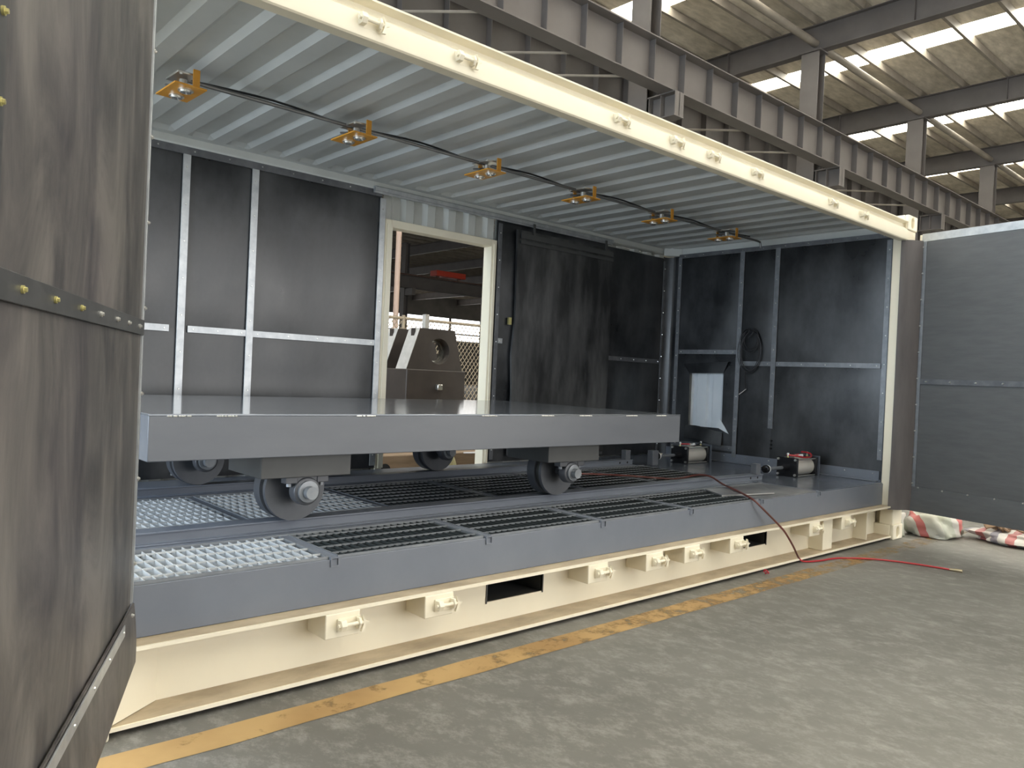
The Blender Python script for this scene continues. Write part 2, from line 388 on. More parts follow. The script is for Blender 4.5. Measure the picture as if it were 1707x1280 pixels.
ROW_X = [-7.70 + 5.95 * k for k in range(14)]      # main frames
ZR = 9.62
ceil = tag(link('ceiling', None, (15, 5, ZR)), kind='structure')
edges = [-8.0]
for x in ROW_X[:-1]: edges += [x + 2.55, x + 3.30]
edges.append(75.0)
for k in range(0, len(edges), 2):
    B(edges[k], edges[k + 1], -16, 66, ZR + 0.02, ZR + 0.10).build('roof_panel', 'roof_insulation', ceil)
PUR = [6.25 + 1.07 * k for k in range(-9, 56)]
pm = None
for k in range(1, len(edges) - 1, 2):
    for j in range(len(PUR) - 1):
        if PUR[j] < -1.5 or PUR[j] > 16: continue
        me = pm
        if pm is None:
            pm = me = B(-0.375, 0.375, 0, 1.07, 0, 0.02).mesh('skylight_pane', 'skylight_glow')
        link('skylight_pane', me, ((edges[k] + edges[k + 1]) / 2, PUR[j], ZR + 0.05), ceil)
    ya, yb = [q for q in PUR if q >= -1.5][0], [q for q in PUR if q > 16][0]
    B(edges[k], edges[k + 1], -16, ya, ZR + 0.05, ZR + 0.07).build('skylight_strip', 'skylight_glow', ceil)
    B(edges[k], edges[k + 1], yb, 66, ZR + 0.02, ZR + 0.10).build('roof_panel', 'roof_insulation', ceil)
pm = MB().prism([(-0.035, 0), (0.035, 0), (0.035, 0.018), (-0.017, 0.018), (-0.017, 0.172), (0.035, 0.172), (0.035, 0.19), (-0.035, 0.19)], 'x', -7.9, 74).mesh('purlin', 'purlin_steel')
for y in PUR: link('purlin', pm, (0, y, ZR - 0.19), ceil)
rb = MB().prism([(-0.11, 0), (0.11, 0), (0.11, 0.02), (0.012, 0.02), (0.012, 0.58), (0.11, 0.58), (0.11, 0.60), (-0.11, 0.60), (-0.11, 0.58), (-0.012, 0.58), (-0.012, 0.02), (-0.11, 0.02)], 'y', -16, 66)
rm = rb.mesh('rafter', 'hall_steel')
for x in ROW_X:
    r = link('rafter', rm, (x, 0, ZR - 0.19 - 0.61), ceil)
    for y in PUR[6:18:3]:
        MB().cyl((x + 0.02, y, ZR - 0.79), (x + 0.55, y, ZR - 0.12), 0.022, 6).build('stay_rod', 'purlin_steel', r)
    for y in (4.1, 8.5):
        B(x - 0.1, x + 0.1, y - 0.008, y + 0.008, ZR - 0.78, ZR - 0.21).build('stiffener', 'hall_steel', r)
MB().cyl((-7.9, 6.25, 9.02), (74, 6.25, 9.02), 0.085, 12).build('tie_tube', 'purlin_steel', ceil)

# walls of the hall (gates stand open where the daylight comes in)
wl = MB()
wl.box(-8.2, -8, -16, -2.8, 0, ZR).box(-8.2, -8, 6, 66, 0, ZR).box(-8.2, -8, -2.8, 6, 7.3, ZR)
tag(wl.build('wall_left', 'wall_sheet'), kind='structure')
wf = MB()
wf.box(-8, 1.2, -16.2, -16, 0, ZR).box(21.8, 75, -16.2, -16, 0, ZR).box(1.2, 21.8, -16.2, -16, 7, ZR)
tag(wf.build('wall_front', 'wall_sheet'), kind='structure')
tag(B(75, 75.2, -16, 66, 0, ZR).build('wall_right', 'wall_sheet'), kind='structure')
wb = MB()
wb.box(-8, 75, 66, 66.2, 7.3, ZR).box(-8, 75, 66, 66.2, 0, 4.9)
tag(wb.build('wall_back', 'wall_sheet'), kind='structure')
win = tag(B(-8, 75, 66.08, 66.12, 4.9, 7.3).build('window_1', 'window_glow'), kind='structure')
for x in frange(32, 70, 5.95): B(x - 0.15, x + 0.15, 66, 66.07, 4.9, 7.3).build('mullion', 'hall_steel', win)
B(-8, 75, 66, 66.07, 5.55, 5.7).build('transom', 'hall_steel', win)

# ------------------------------------------------------------------ hall columns and crane girders
YC = 6.3
ordn = ['nearest', 'second', 'third', 'fourth', 'fifth', 'sixth']
def column(x, y, label, group):
    t = thing('steel_column', (x, y, 0), label, 'column', group)
    p = [(-0.15, -0.21), (-0.132, -0.21), (-0.132, -0.008), (0.132, -0.008), (0.132, -0.21), (0.15, -0.21), (0.15, 0.21), (0.132, 0.21), (0.132, 0.008), (-0.132, 0.008), (-0.132, 0.21), (-0.15, 0.21)]
    MB().prism([(x + a, y + b) for a, b in p], 'z', 0.03, ZR - 0.80).build('shaft', 'hall_steel_light', t)
    B(x - 0.26, x + 0.26, y - 0.32, y + 0.32, 0, 0.03).build('base_plate', 'hall_steel', t)
    B(x - 0.2, x + 0.2, y - 0.26, y + 0.26, ZR - 0.83, ZR - 0.80).build('cap_plate', 'hall_steel', t)
    return t
for k, x in enumerate(ROW_X[3:8]):
    t = column(x, YC, f'brown-grey steel column rising behind the crane girder, {ordn[k]} from the left in view', 'columns behind the container')
    c = MB()                                         # bracket that carries both crane girders
    c.box(x - 0.13, x + 0.13, YC - 0.80, YC + 0.80, 6.08, 6.10).box(x - 0.13, x + 0.13, YC - 0.80, YC + 0.80, 5.68, 5.70)
    c.box(x - 0.008, x + 0.008, YC - 0.80, YC + 0.80, 5.70, 6.08)
    cb = c.build('crane_bracket', 'hall_steel_light', t)
    for yy in (YC - 0.80, YC - 0.5, YC - 0.25, YC + 0.6): B(x - 0.12, x + 0.12, yy, yy + 0.014, 5.70, 6.08).build('stiffener', 'hall_steel_light', cb)
for k, x in enumerate((18.9, 25.1, 31.3)):
    t = column(x, 36.2, f'far steel column seen through the doorway, {["left", "middle", "right"][k]} one', 'columns at the back wall')
    B(x - 0.12, x + 0.12, 35.2, 36.0, 5.7, 6.1).build('crane_bracket', 'hall_steel_light', t)
def girder(y, label, z0=6.10, z1=6.82, m='hall_steel_light', x0=-7.8, x1=60, stiff=True):
    t = thing('crane_girder', (18, y, z0), label, 'girder')
    MB().prism([(y - 0.15, z0), (y + 0.15, z0), (y + 0.15, z0 + 0.02), (y + 0.006, z0 + 0.02), (y + 0.006, z1 - 0.02), (y + 0.19, z1 - 0.02), (y + 0.19, z1), (y - 0.19, z1), (y - 0.19, z1 - 0.02), (y - 0.006, z1 - 0.02), (y - 0.006, z0 + 0.02), (y - 0.15, z0 + 0.02)], 'x', x0, x1).build('beam', m, t)
    if stiff:
        sm = B(-0.006, 0.006, -0.13, -0.006, 0, z1 - z0 - 0.04).mesh('stiffener', 'hall_steel')
        for x in frange(4.6, 39, 0.82): link('stiffener', sm, (x, y, z0 + 0.02), t)
    MB().prism([(y - 0.05, z1), (y + 0.05, z1), (y + 0.012, z1 + 0.03), (y + 0.03, z1 + 0.11), (y - 0.03, z1 + 0.11), (y - 0.012, z1 + 0.03)], 'x', x0, x1).build('crane_rail', 'rust_rail', t)
    return t
gnear = girder(YC - 0.62, 'long plate girder with regular stiffeners above the container, nearer of the two')
girder(YC + 0.62, 'dark plate girder partly hidden behind and below the nearer girder', m='hall_steel')
g = girder(35.55, 'distant brown crane girder crossing the view through the doorway', 6.1, 6.82, 'hall_steel', 5, 60, False)
for x in (5.6, 7.4, 8.6, 12.2, 14.1, 18.3, 20.2): MB().cyl((x - 0.5, YC + 0.5, 6.12), (x + 0.5, YC - 0.55, 6.12), 0.02, 6).build('tie_bar', 'purlin_steel', gnear)
hz = thing('crane_trolley', (28.3, 35.5, 6.93), 'small red crane trolley on the distant girder seen through the doorway', 'crane')
B(26.7, 28.9, 35.2, 35.9, 7.03, 7.36).build('body', 'crane_red', hz, bevel=0.02)
for x in (27.0, 28.6): MB().lathe([(-0.05, 0.10), (0.05, 0.10)], (x, 35.55, 7.032), 'y', 16).build('wheel', 'rust_rail', hz)

# ------------------------------------------------------------------ the container
L_, W_, H_ = 6.058, 2.438, 2.591
ct = thing('shipping_container', (L_ / 2, W_ / 2, 0), 'cream shipping container with one long side open, lined with black rubber', 'container')
def stadium(cx, cy, a, b, n=16):
    pts = []
    for k in range(n):
        t = 2 * PI * k / n; c, s_ = math.cos(t), math.sin(t)
        pts.append((cx + a * c, cy + b * s_ + (b * 0.35 if s_ > 0 else -b * 0.35)))
    return pts
for x0 in (0, L_ - 0.178):
    for y0 in (0, W_ - 0.162):
        for z0 in (0, H_ - 0.118):
            m = MB(); yf, d = (y0, 1) if y0 == 0 else (y0 + 0.162, -1)
            m.ring([(x0, z0), (x0 + 0.178, z0), (x0 + 0.178, z0 + 0.118), (x0, z0 + 0.118)], stadium(x0 + 0.089, z0 + 0.059, 0.030, 0.032),
                   lambda p, q: (p[0], q, p[1]), yf, yf + d * 0.03)
            a, b = sorted((yf + d * 0.03, yf + d * 0.162)); m.box(x0, x0 + 0.178, a, b, z0, z0 + 0.118)
            m.build('corner_casting', 'cream', ct, bevel=0.008)
# bottom side rail: channel with lower and upper flange, web with two fork pockets
br = MB()
XA, XB = 0.17, 5.90
br.box(XA, XB, 0.018, 0.026, 0.020, 0.0325)
br.box(XA, XB, 0.018, 0.026, 0.258, 0.2705)
PK = [(1.79, 2.14), (3.90, 4.21)]
wx = [0.35, PK[0][0], PK[0][1], PK[1][0], PK[1][1], XB]
for i in range(0, 6, 2): br.box(wx[i], wx[i + 1], 0.155, 0.163, 0.032, 0.258)
for a, b in PK:
    br.box(a, b, 0.155, 0.163, 0.032, 0.128); br.box(a, b, 0.155, 0.163, 0.228, 0.258)
rail = br.build('bottom_rail', 'cream', ct)
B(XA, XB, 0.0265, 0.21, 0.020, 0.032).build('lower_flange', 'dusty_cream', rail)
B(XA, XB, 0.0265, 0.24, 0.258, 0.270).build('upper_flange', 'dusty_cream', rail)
for a, b in PK:
    pk = MB().box(a - 0.006, a, 0.15, 0.9, 0.122, 0.234).box(b, b + 0.006, 0.15, 0.9, 0.122, 0.234).box(a, b, 0.164, 0.9, 0.121, 0.127).box(a, b, 0.164, 0.9, 0.229, 0.235)
    pk.build('fork_pocket', 'bracket_paint', rail)
MB().quad8([(0.172, 0.022, 0.034), (0.355, 0.150, 0.034), (0.355, 0.158, 0.034), (0.172, 0.03, 0.034), (0.172, 0.022, 0.256), (0.355, 0.150, 0.256), (0.355, 0.158, 0.256), (0.172, 0.03, 0.256)]).build('gusset', 'cream', rail)
B(4.80, 4.94, 0.05, 0.156, 0.033, 0.256).build('gusset', 'cream', rail, bevel=0.003)
B(5.50, 5.515, 0.05, 0.156, 0.033, 0.256).build('gusset', 'cream', rail, bevel=0.003)
LX = [0.972, 1.418, 2.392, 2.842, 3.182, 3.638, 4.608, 5.082]
def latch(x, z, y, parent, tilt):
    t = MB()
    t.box(x - 0.048, x + 0.048, y - 0.006, y, z - 0.024, z + 0.026)
    lb = t.build('latch', 'cream', parent, bevel=0.002)
    for sx in (-1, 1):
        MB().prism([(y - 0.004, z - 0.018), (y - 0.004, z + 0.022), (y - 0.030, z + 0.024), (y - 0.040, z + 0.004), (y - 0.030, z - 0.016)], 'x', x + sx * 0.034 - (0.012 if sx < 0 else 0.005), x + sx * 0.034 + (0.010 if sx < 0 else 0.005)).build('lug', 'cream', lb, bevel=0.0015)
    MB().cyl((x - 0.055, y - 0.024, z + 0.004), (x + 0.060, y - 0.024, z + 0.004), 0.0075, 10).build('pin', 'cream', lb)
    MB().prism([(x + 0.040, z - 0.03), (x + 0.050, z + 0.004), (x + 0.042, z + 0.034), (x + 0.058, z + 0.010), (x + 0.074, z + 0.006), (x + 0.058, z - 0.002), (x + 0.056, z - 0.028)], 'y', y - 0.032, y - 0.020).build('cotter', 'cream', lb)
for i, x in enumerate(LX):
    bx = MB().box(x - 0.072, x + 0.072, 0.016, 0.155, 0.165, 0.258).build('lock_box', 'cream', rail, bevel=0.004)
    latch(x + 0.022, 0.212, 0.016, rail, i)
# top side rail
tr = MB().prism([(0.006, 2.392), (0.004, 2.400), (0.012, 2.478), (0.040, 2.498), (0.042, 2.520), (0.000, 2.530), (0.000, 2.538), (0.075, 2.538), (0.075, 2.410), (0.066, 2.386), (0.012, 2.386)], 'x', 0.17, 5.90)
trail = tr.build('top_rail', 'cream', ct, angle=22)
for i, x in enumerate(LX): latch(x, 2.446, 0.012, trail, i)
# posts
for x in (0.0, 5.88):
    B(x + (0 if x else 0.0), x + 0.178, 0.012, 0.115, 0.118, H_ - 0.118).build('corner_post', 'cream', ct, bevel=0.006)
    B(x if x == 0 else 5.945, x + 0.178, 2.30 if x == 0 else 2.384, 2.428, 0.118, H_ - 0.118).build('corner_post', 'cream', ct, bevel=0.006)
# rear and end rails
B(0.17, 5.90, 2.345, 2.43, 2.475, 2.545).build('rear_top_rail', 'grey_wall_paint', ct, bevel=0.012)
B(0.17, 5.90, 2.30, 2.43, 0.02, 0.27).build('rear_bottom_rail', 'cream', ct, bevel=0.004)
B(5.935, 6.05, 0.115, 2.30, 2.465, 2.58).build('end_top_rail', 'grey_wall_paint', ct, bevel=0.006)
B(5.935, 6.05, 0.115, 2.30, 0.02, 0.27).build('end_bottom_rail', 'cream', ct, bevel=0.004)
B(0.01, 0.12, 0.115, 2.30, 0.02, 0.27).build('end_bottom_rail', 'cream', ct, bevel=0.004)
B(0.01, 0.12, 0.115, 2.30, 2.44, 2.58).build('end_top_rail', 'cream', ct, bevel=0.004)
# corner piece of the ceiling
MB().prism([(5.80, 2.33), (5.935, 2.33), (5.935, 2.20)], 'z', 2.455, 2.54).build('corner_block', 'grey_wall_paint', ct, bevel=0.006)
# corrugated roof
prof = []
x = 0.17; pitch_ = 0.2318; z0 = 2.528; hgt = 0.022
k0 = 1.127 - 5 * pitch_
xs = [(0.17, z0)]
for k in range(0, 26):
    c = k0 + k * pitch_
    for dx, zz in ((-0.040, z0), (-0.012, z0 + hgt), (0.080, z0 + hgt), (0.108, z0)):
        if 0.19 < c + dx < 5.92: xs.append((c + dx, zz))
xs.append((5.94, z0))
ys = [0.07, 0.13, 0.155, 2.245, 2.285, 2.36]
def roof_rings():
    rings = []
    for y in ys:
        flat = y < 0.15 or y > 2.25
        rings.append([(p[0], y, z0 if flat else p[1]) for p in xs])
    return rings
rf = MB()
rr = roof_rings(); rf.loft(rr, closed=False, caps=False)
rf.loft([[(p[0], p[1], p[2] + 0.004) for p in r] for r in rr], closed=False, caps=False)
rf.build('roof_sheet', 'ceiling_paint', ct, angle=14)
# corrugated back wall sheet with the doorway cut out
def corr_x(xa, xb, za, zb, y=2.40):
    pr = []; x = xa; i = 0
    st = [(0.07, 0), (0.03, 0.035), (0.07, 0), (0.03, -0.035)]
    yy = y; pr.append((x, yy))
    while x < xb - 1e-6:
        dx, dy = st[i % 4]; i += 1
        x = min(x + dx, xb); yy += dy; pr.append((x, yy))
    return MB().prism(pr + [(p[0], p[1] + 0.003) for p in reversed(pr)], 'z', za, zb)
for a, b, c, d in ((0.18, 2.54, 0.27, 2.475), (2.54, 3.62, 2.285, 2.475), (3.62, 5.94, 0.27, 2.475)):
    corr_x(a, b, c, d).build('side_sheet', 'grey_wall_paint', ct)
# end wall sheet (white, seen through the torn opening of the lining)
pr = []; y = 0.115; i = 0; xx = 5.985
st = [(0.10, 0), (0.018, 0.022), (0.04, 0), (0.018, -0.022)]
pr.append((xx, y))
while y < 2.30 - 1e-6:
    dy, dx = st[i % 4]; i += 1; y = min(y + dy, 2.30); xx += dx; pr.append((xx, y))
MB().prism(pr + [(p[0] + 0.003, p[1]) for p in reversed(pr)], 'z', 0.27, 2.47).build('end_sheet', 'white_sheet', ct)

# doorway frame in the back wall
df = MB()
df.box(2.54, 2.597, 2.362, 2.462, 0.27, 2.285).box(3.563, 3.62, 2.362, 2.462, 0.27, 2.285).box(2.597, 3.563, 2.362, 2.462, 2.228, 2.285)
frm = df.build('door_frame', 'cream', ct, bevel=0.004)
B(2.56, 2.60, 2.352, 2.362, 0.45, 2.25).build('door_stop', 'cream', frm)
B(3.585, 3.605, 2.352, 2.362, 0.45, 2.25).build('door_stop', 'cream', frm)

# --- rubber lining
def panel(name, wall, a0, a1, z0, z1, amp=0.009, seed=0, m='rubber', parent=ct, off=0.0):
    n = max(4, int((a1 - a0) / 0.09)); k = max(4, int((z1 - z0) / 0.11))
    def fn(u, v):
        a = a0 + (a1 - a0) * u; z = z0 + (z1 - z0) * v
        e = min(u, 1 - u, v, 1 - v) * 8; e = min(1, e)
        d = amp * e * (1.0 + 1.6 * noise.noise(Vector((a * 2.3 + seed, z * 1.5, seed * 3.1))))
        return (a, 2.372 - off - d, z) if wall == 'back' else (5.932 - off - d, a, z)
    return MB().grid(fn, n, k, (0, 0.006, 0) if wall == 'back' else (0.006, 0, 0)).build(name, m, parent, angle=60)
def vstrip(wall, a, z0, z1, m='galvanised', wd=0.046, step=0.22, off=0.004):
    if wall == 'back':
        s = B(a - wd / 2, a + wd / 2, 2.358 - off, 2.364, z0, z1).build('cover_strip', m, ct, bevel=0.001)
        bolts(s, [(a, 2.358 - off, z) for z in frange(z0 + 0.08, z1 - 0.08, step)], (0, -1, 0))
    else:
        s = B(5.918 - off, 5.924, a - wd / 2, a + wd / 2, z0, z1).build('cover_strip', m, ct, bevel=0.001)
        bolts(s, [(5.918 - off, a, z) for z in frange(z0 + 0.08, z1 - 0.08, step)], (-1, 0, 0))
def hstrip(wall, a0, a1, z, m='galvanised', wd=0.042, step=0.2, off=0.001):
    if wall == 'back':
        s = B(a0, a1, 2.358 - off, 2.364, z - wd / 2, z + wd / 2).build('cover_strip', m, ct, bevel=0.001)
        bolts(s, [(x, 2.358 - off, z) for x in frange(a0 + 0.03, a1 - 0.03, step)], (0, -1, 0))
    else:
        s = B(5.918 - off, 5.924, a0, a1, z - wd / 2, z + wd / 2).build('cover_strip', m, ct, bevel=0.001)
        bolts(s, [(5.918 - off, y, z) for y in frange(a0 + 0.03, a1 - 0.03, step)], (-1, 0, 0))
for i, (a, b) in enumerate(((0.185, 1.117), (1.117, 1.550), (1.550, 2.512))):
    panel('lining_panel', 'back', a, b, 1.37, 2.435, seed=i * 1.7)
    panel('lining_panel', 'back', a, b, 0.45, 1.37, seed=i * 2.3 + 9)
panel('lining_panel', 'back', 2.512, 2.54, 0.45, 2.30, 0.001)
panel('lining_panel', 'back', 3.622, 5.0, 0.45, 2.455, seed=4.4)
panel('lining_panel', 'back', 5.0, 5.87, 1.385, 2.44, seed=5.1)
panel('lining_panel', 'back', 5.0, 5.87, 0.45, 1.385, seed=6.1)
for x, z1 in ((1.117, 2.435), (1.550, 2.435), (2.512, 2.425)): vstrip('back', x, 0.47, z1)
vstrip('back', 3.648, 0.47, 2.43, 'dull_strip', 0.04)
vstrip('back', 5.0, 0.47, 2.40, 'dull_strip', 0.04, off=0.012)
vstrip('back', 5.866, 0.47, 2.41, 'dull_strip', 0.03)
for a, b, z in ((0.2, 1.05, 1.368), (1.16, 1.527, 1.370), (1.573, 2.489, 1.368)): hstrip('back', a, b, z)
hstrip('back', 5.02, 5.85, 1.385, 'dull_strip')
hstrip('back', 3.67, 3.72, 1.46, 'galvanised')
fs = B(0.185, 2.50, 2.352, 2.366, 2.432, 2.482).build('flashing', 'dull_strip', ct)
bolts(fs, [(x, 2.352, 2.455) for x in frange(0.3, 2.45, 0.21)], (0, -1, 0))
# end wall lining
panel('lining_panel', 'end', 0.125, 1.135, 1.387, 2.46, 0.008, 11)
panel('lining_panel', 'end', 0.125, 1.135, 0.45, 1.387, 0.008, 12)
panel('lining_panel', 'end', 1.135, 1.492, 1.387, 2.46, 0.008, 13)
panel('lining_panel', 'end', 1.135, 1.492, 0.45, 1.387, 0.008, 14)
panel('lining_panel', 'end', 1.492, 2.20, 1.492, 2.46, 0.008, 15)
hole = [(2.02, 0.775), (2.035, 1.27), (1.66, 1.285), (1.645, 0.80), (1.70, 0.755)]
mbh = MB().ring([(1.492, 0.45), (2.20, 0.45), (2.20, 1.492), (1.492, 1.492)], [(1.645, 0.76), (2.03, 0.76), (2.04, 1.28), (1.65, 1.29)], lambda p, d: (d, p[0], p[1]), 5.924, 5.930)
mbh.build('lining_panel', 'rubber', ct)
# flap of rubber cut open above and below the opening
MB().quad8([(5.918, 2.04, 1.28), (5.918, 1.65, 1.29), (5.924, 1.65, 1.29), (5.924, 2.04, 1.28), (5.885, 2.09, 1.37), (5.885, 1.58, 1.40), (5.892, 1.58, 1.40), (5.892, 2.09, 1.37)]).build('cut_flap', 'rubber', ct)
MB().grid(lambda u, v: (5.915 - 0.05 * v + 0.01 * math.sin(7 * u), 2.05 - 0.42 * u - 0.02 * v, 0.765 - 0.03 * u - 0.13 * v + 0.01 * math.sin(5 * u)), 8, 4, (-0.006, 0, 0)).build('cut_flap', 'rubber', ct)
MB().prism([(1.70, 0.775), (1.655, 0.85), (1.555, 0.715)], 'x', 5.905, 5.912).build('torn_corner', 'white_sheet', ct)
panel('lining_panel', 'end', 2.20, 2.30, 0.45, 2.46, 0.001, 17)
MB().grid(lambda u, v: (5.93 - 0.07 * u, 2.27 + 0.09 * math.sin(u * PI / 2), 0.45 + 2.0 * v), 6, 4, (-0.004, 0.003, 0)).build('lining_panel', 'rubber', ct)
vstrip('end', 2.205, 0.47, 2.44, 'mid_strip', 0.04); vstrip('end', 1.497, 0.78, 2.44, 'mid_strip'); vstrip('end', 1.135, 0.80, 2.44, 'mid_strip'); vstrip('end', 0.150, 0.62, 2.41, 'mid_strip')
s = B(5.910, 5.918, 1.474, 1.516, 0.50, 0.80).build('cover_strip', 'mid_strip', ct); bolts(s, [(5.910, 1.495, z) for z in (0.55, 0.75)], (-1, 0, 0))
hstrip('end', 1.525, 2.18, 1.492, 'mid_strip'); hstrip('end', 1.16, 1.47, 1.386, 'mid_strip'); hstrip('end', 0.18, 1.11, 1.386, 'mid_strip'); hstrip('end', 1.52, 2.2, 0.575, 'dull_strip', 0.05)
s = MB().prism([(5.918, 0.53), (5.922, 0.53), (5.922, 0.449), (5.86, 0.449), (5.86, 0.453), (5.918, 0.453)], 'y', 0.15, 2.28).build('base_strip', 'grey_paint', ct)
bolts(s, [(5.918, y, 0.507) for y in frange(0.2, 1.6, 0.23)], (-1, 0, 0))
mbk = MB()
for z in (0.62, 0.655, 0.69): mbk.cyl((5.925, 1.12, z), (5.914, 1.12, z), 0.009, 10)
tag(mbk.build('bolt_row', 'black_plastic', ct), kind='stuff')
s = B(5.916, 5.924, 0.14, 2.22, 2.43, 2.47).build('flashing', 'dull_strip', ct)
bolts(s, [(5.916, y, 2.45) for y in frange(0.2, 2.15, 0.22)], (-1, 0, 0))
# side strip next to the front post
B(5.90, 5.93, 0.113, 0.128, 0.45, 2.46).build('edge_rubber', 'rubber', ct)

# --- sliding rubber door and its track on the back wall
trk = MB().prism([(2.330, 2.448), (2.345, 2.448), (2.345, 2.496), (2.325, 2.496), (2.318, 2.490), (2.318, 2.462), (2.324, 2.462), (2.324, 2.488), (2.330, 2.488)], 'x', 2.42, 5.02).build('door_track', 'galvanised', ct)
sd = tag(MB().grid(lambda u, v: (3.80 + 0.02 * math.sin(v * 3) - 0.03 * (1 - u) * max(0, 1 - abs(v - 0.45) * 6) + 1.20 * u, 2.318 - 0.012 * math.sin(u * PI) + 0.006 * noise.noise(Vector((u * 4, v * 3, 7))), 0.50 + 1.90 * v), 14, 18, (0, 0.02, 0)).build('sliding_door', 'rubber_scuffed', ct, angle=60), 'dark rubber-covered sliding door hanging beside the doorway')
B(3.83, 5.0, 2.296, 2.303, 2.33, 2.375).build('clamp_bar', 'bracket_paint', sd)
B(3.83, 5.0, 2.296, 2.303, 2.285, 2.312).build('clamp_bar', 'bracket_paint', sd)
for x in (3.98, 4.90):
    B(x - 0.012, x + 0.012, 2.300, 2.306, 2.375, 2.47).build('hanger', 'bracket_paint', sd)
B(3.755, 3.785, 2.325, 2.345, 1.60, 1.66).build('gap_light_spot', 'brass', sd)  # added yellow block stands in for light showing through the door gap

# --- the two side doors
def side_door(p, deg, length, worn, mid_z, label):
    t = math.radians(deg)
    u = Vector((-math.sin(t), -math.cos(t), 0)); n_in = Vector((math.cos(t), -math.sin(t), 0))    # n_in points to +x side
    n = n_in if worn else -n_in                                                                   # rubber face normal
    z = Vector((0, 0, 1)); o = Vector(p)
    d = tag(MB().obox(o, u, z, n, 0, length, 0.255, 2.445, -0.055, -0.012).build('side_door', 'cream', ct, bevel=0.004), label)
    m = 'rubber_worn' if worn else 'rubber_door'
    def sheet(s0, s1, z0, z1, c, amp, seed):
        nu = max(3, int((s1 - s0) / 0.12)); nv = max(3, int((z1 - z0) / 0.14))
        def fn(a, b):
            e = min(1, min(a, 1 - a, b, 1 - b) * 8)
            return o + u * (s0 + (s1 - s0) * a) + z * (z0 + (z1 - z0) * b) + n * (c + amp * e * (1 + noise.noise(Vector((a * 4 + seed, b * 4, seed)))))
        return MB().grid(fn, nu, nv, -n * 0.005).build('rubber_panel', m, d, angle=60)
    seams = [0.0, 1.34, length] if worn else [0.045, 1.45, length]
    for a, b in zip(seams, seams[1:]):
        sheet(a, b, mid_z, 2.44, 0.0, 0.003, a + deg); sheet(a, b, 0.42, mid_z, 0.0, 0.003, a + 3 + deg)
    return d, o, u, z, n
dl, o, u, z, n = side_door((0.21, -0.04, 0), 24, 2.88, True, 1.262, 'worn brownish rubber-faced side door swung open at the left of the container')
def strip_on(d, o, u, z, n, s0, s1, z0, z1, c0, c1, m, name='cover_strip'):
    return MB().obox(o, u, z, n, s0, s1, z0, z1, c0, c1).build(name, m, d, bevel=0.001)
strip_on(dl, o, u, z, n, 0.004, 1.36, 1.240, 1.285, 0.004, 0.009, 'dark_strip')
strip_on(dl, o, u, z, n, 1.36, 2.86, 1.240, 1.285, 0.004, 0.009, 'dark_strip')
strip_on(dl, o, u, z, n, -0.012, 0.006, 0.43, 2.44, -0.02, 0.006, 'galvanised', 'edge_angle')
strip_on(dl, o, u, z, n, 1.342, 1.382, 0.43, 2.44, 0.006, 0.011, 'dark_strip')
def bolt_mesh(n, r, h, m):
    mb = MB(); a = Vector((0, 0, 0)); mb.tube([a, a + n * 0.004], r * 1.5, 12); mb.tube([a + n * 0.004, a + n * h], r, 6, r * 0.85)
    return mb.mesh('bolt', m)
bm_ = {m: bolt_mesh(n, 0.0043, 0.008, m) for m in ('zinc', 'brass')}
for i, s_ in enumerate((0.10, 0.285, 0.453, 0.649, 0.836, 1.036, 1.226, 1.42)):
    link('bolt', bm_['brass' if i in (4, 5, 6) else 'zinc'], o + u * s_ + z * 1.263 + n * 0.009, dl)
for s_ in (0.053, 0.213, 0.417, 0.597, 0.79, 0.98, 1.17): link('bolt', bm_['zinc'], o + u * s_ + z * 0.408 + n * 0.012, dl)
for zz in frange(0.55, 2.35, 0.25): link('bolt', bm_['zinc'], o + u * 0.0 + z * zz + n * 0.006, dl)
for zz in (0.7, 1.1, 1.5, 1.62, 1.9, 2.2): link('bolt', bm_['brass'], o + u * 1.365 + z * zz + n * 0.011, dl)
# lower flap of the left door, hanging below the seam
def flap(s, v):
    return o + u * (-0.022 * (1 - s) * math.sin(v * PI * 0.75) + 2.86 * s) + z * (0.43 - (0.185 + 0.045 * min(1, s * 5)) * v) + n * (0.006 + 0.008 * math.sin(v * 1.6))
MB().grid(flap, 24, 6, n * 0.005).build('lower_flap', 'rubber_worn', dl, angle=60)
strip_on(dl, o, u, z, n, 0.19, 1.2, 0.392, 0.424, 0.013, 0.017, 'galvanised', 'clamp_bar')

dr, o, u, z, n = side_door((6.02, -0.03, 0), 11, 2.88, False, 1.27, 'dark grey rubber-faced side door swung open at the right of the container')
s = strip_on(dr, o, u, z, n, 0.03, 2.86, 2.385, 2.447, -0.012, 0.004, 'galvanised', 'top_angle')
strip_on(dr, o, u, z, n, 0.030, 0.072, 0.43, 2.385, 0.004, 0.008, 'mid_strip')
strip_on(dr, o, u, z, n, 0.072, 2.86, 1.250, 1.292, 0.004, 0.008, 'dull_strip')
bolts(dr, [o + u * 0.05 + z * zz + n * 0.008 for zz in frange(0.46, 2.34, 0.21)], n, 0.008, 0.01)
bolts(dr, [o + u * s_ + z * 1.271 + n * 0.008 for s_ in frange(0.12, 2.8, 0.19)], n, 0.008, 0.01)
bolts(dr, [o + u * s_ + z * 0.43 + n * 0.008 for s_ in frange(0.10, 2.8, 0.19)], n, 0.008, 0.01)
def flap2(s, v): return o + u * (0.0 + 2.86 * s) + z * (0.435 - 0.195 * v) + n * (0.004 + 0.012 * math.sin(v * 1.6))
MB().grid(flap2, 24, 4, n * 0.005).build('lower_flap', 'rubber_door', dr, angle=60)
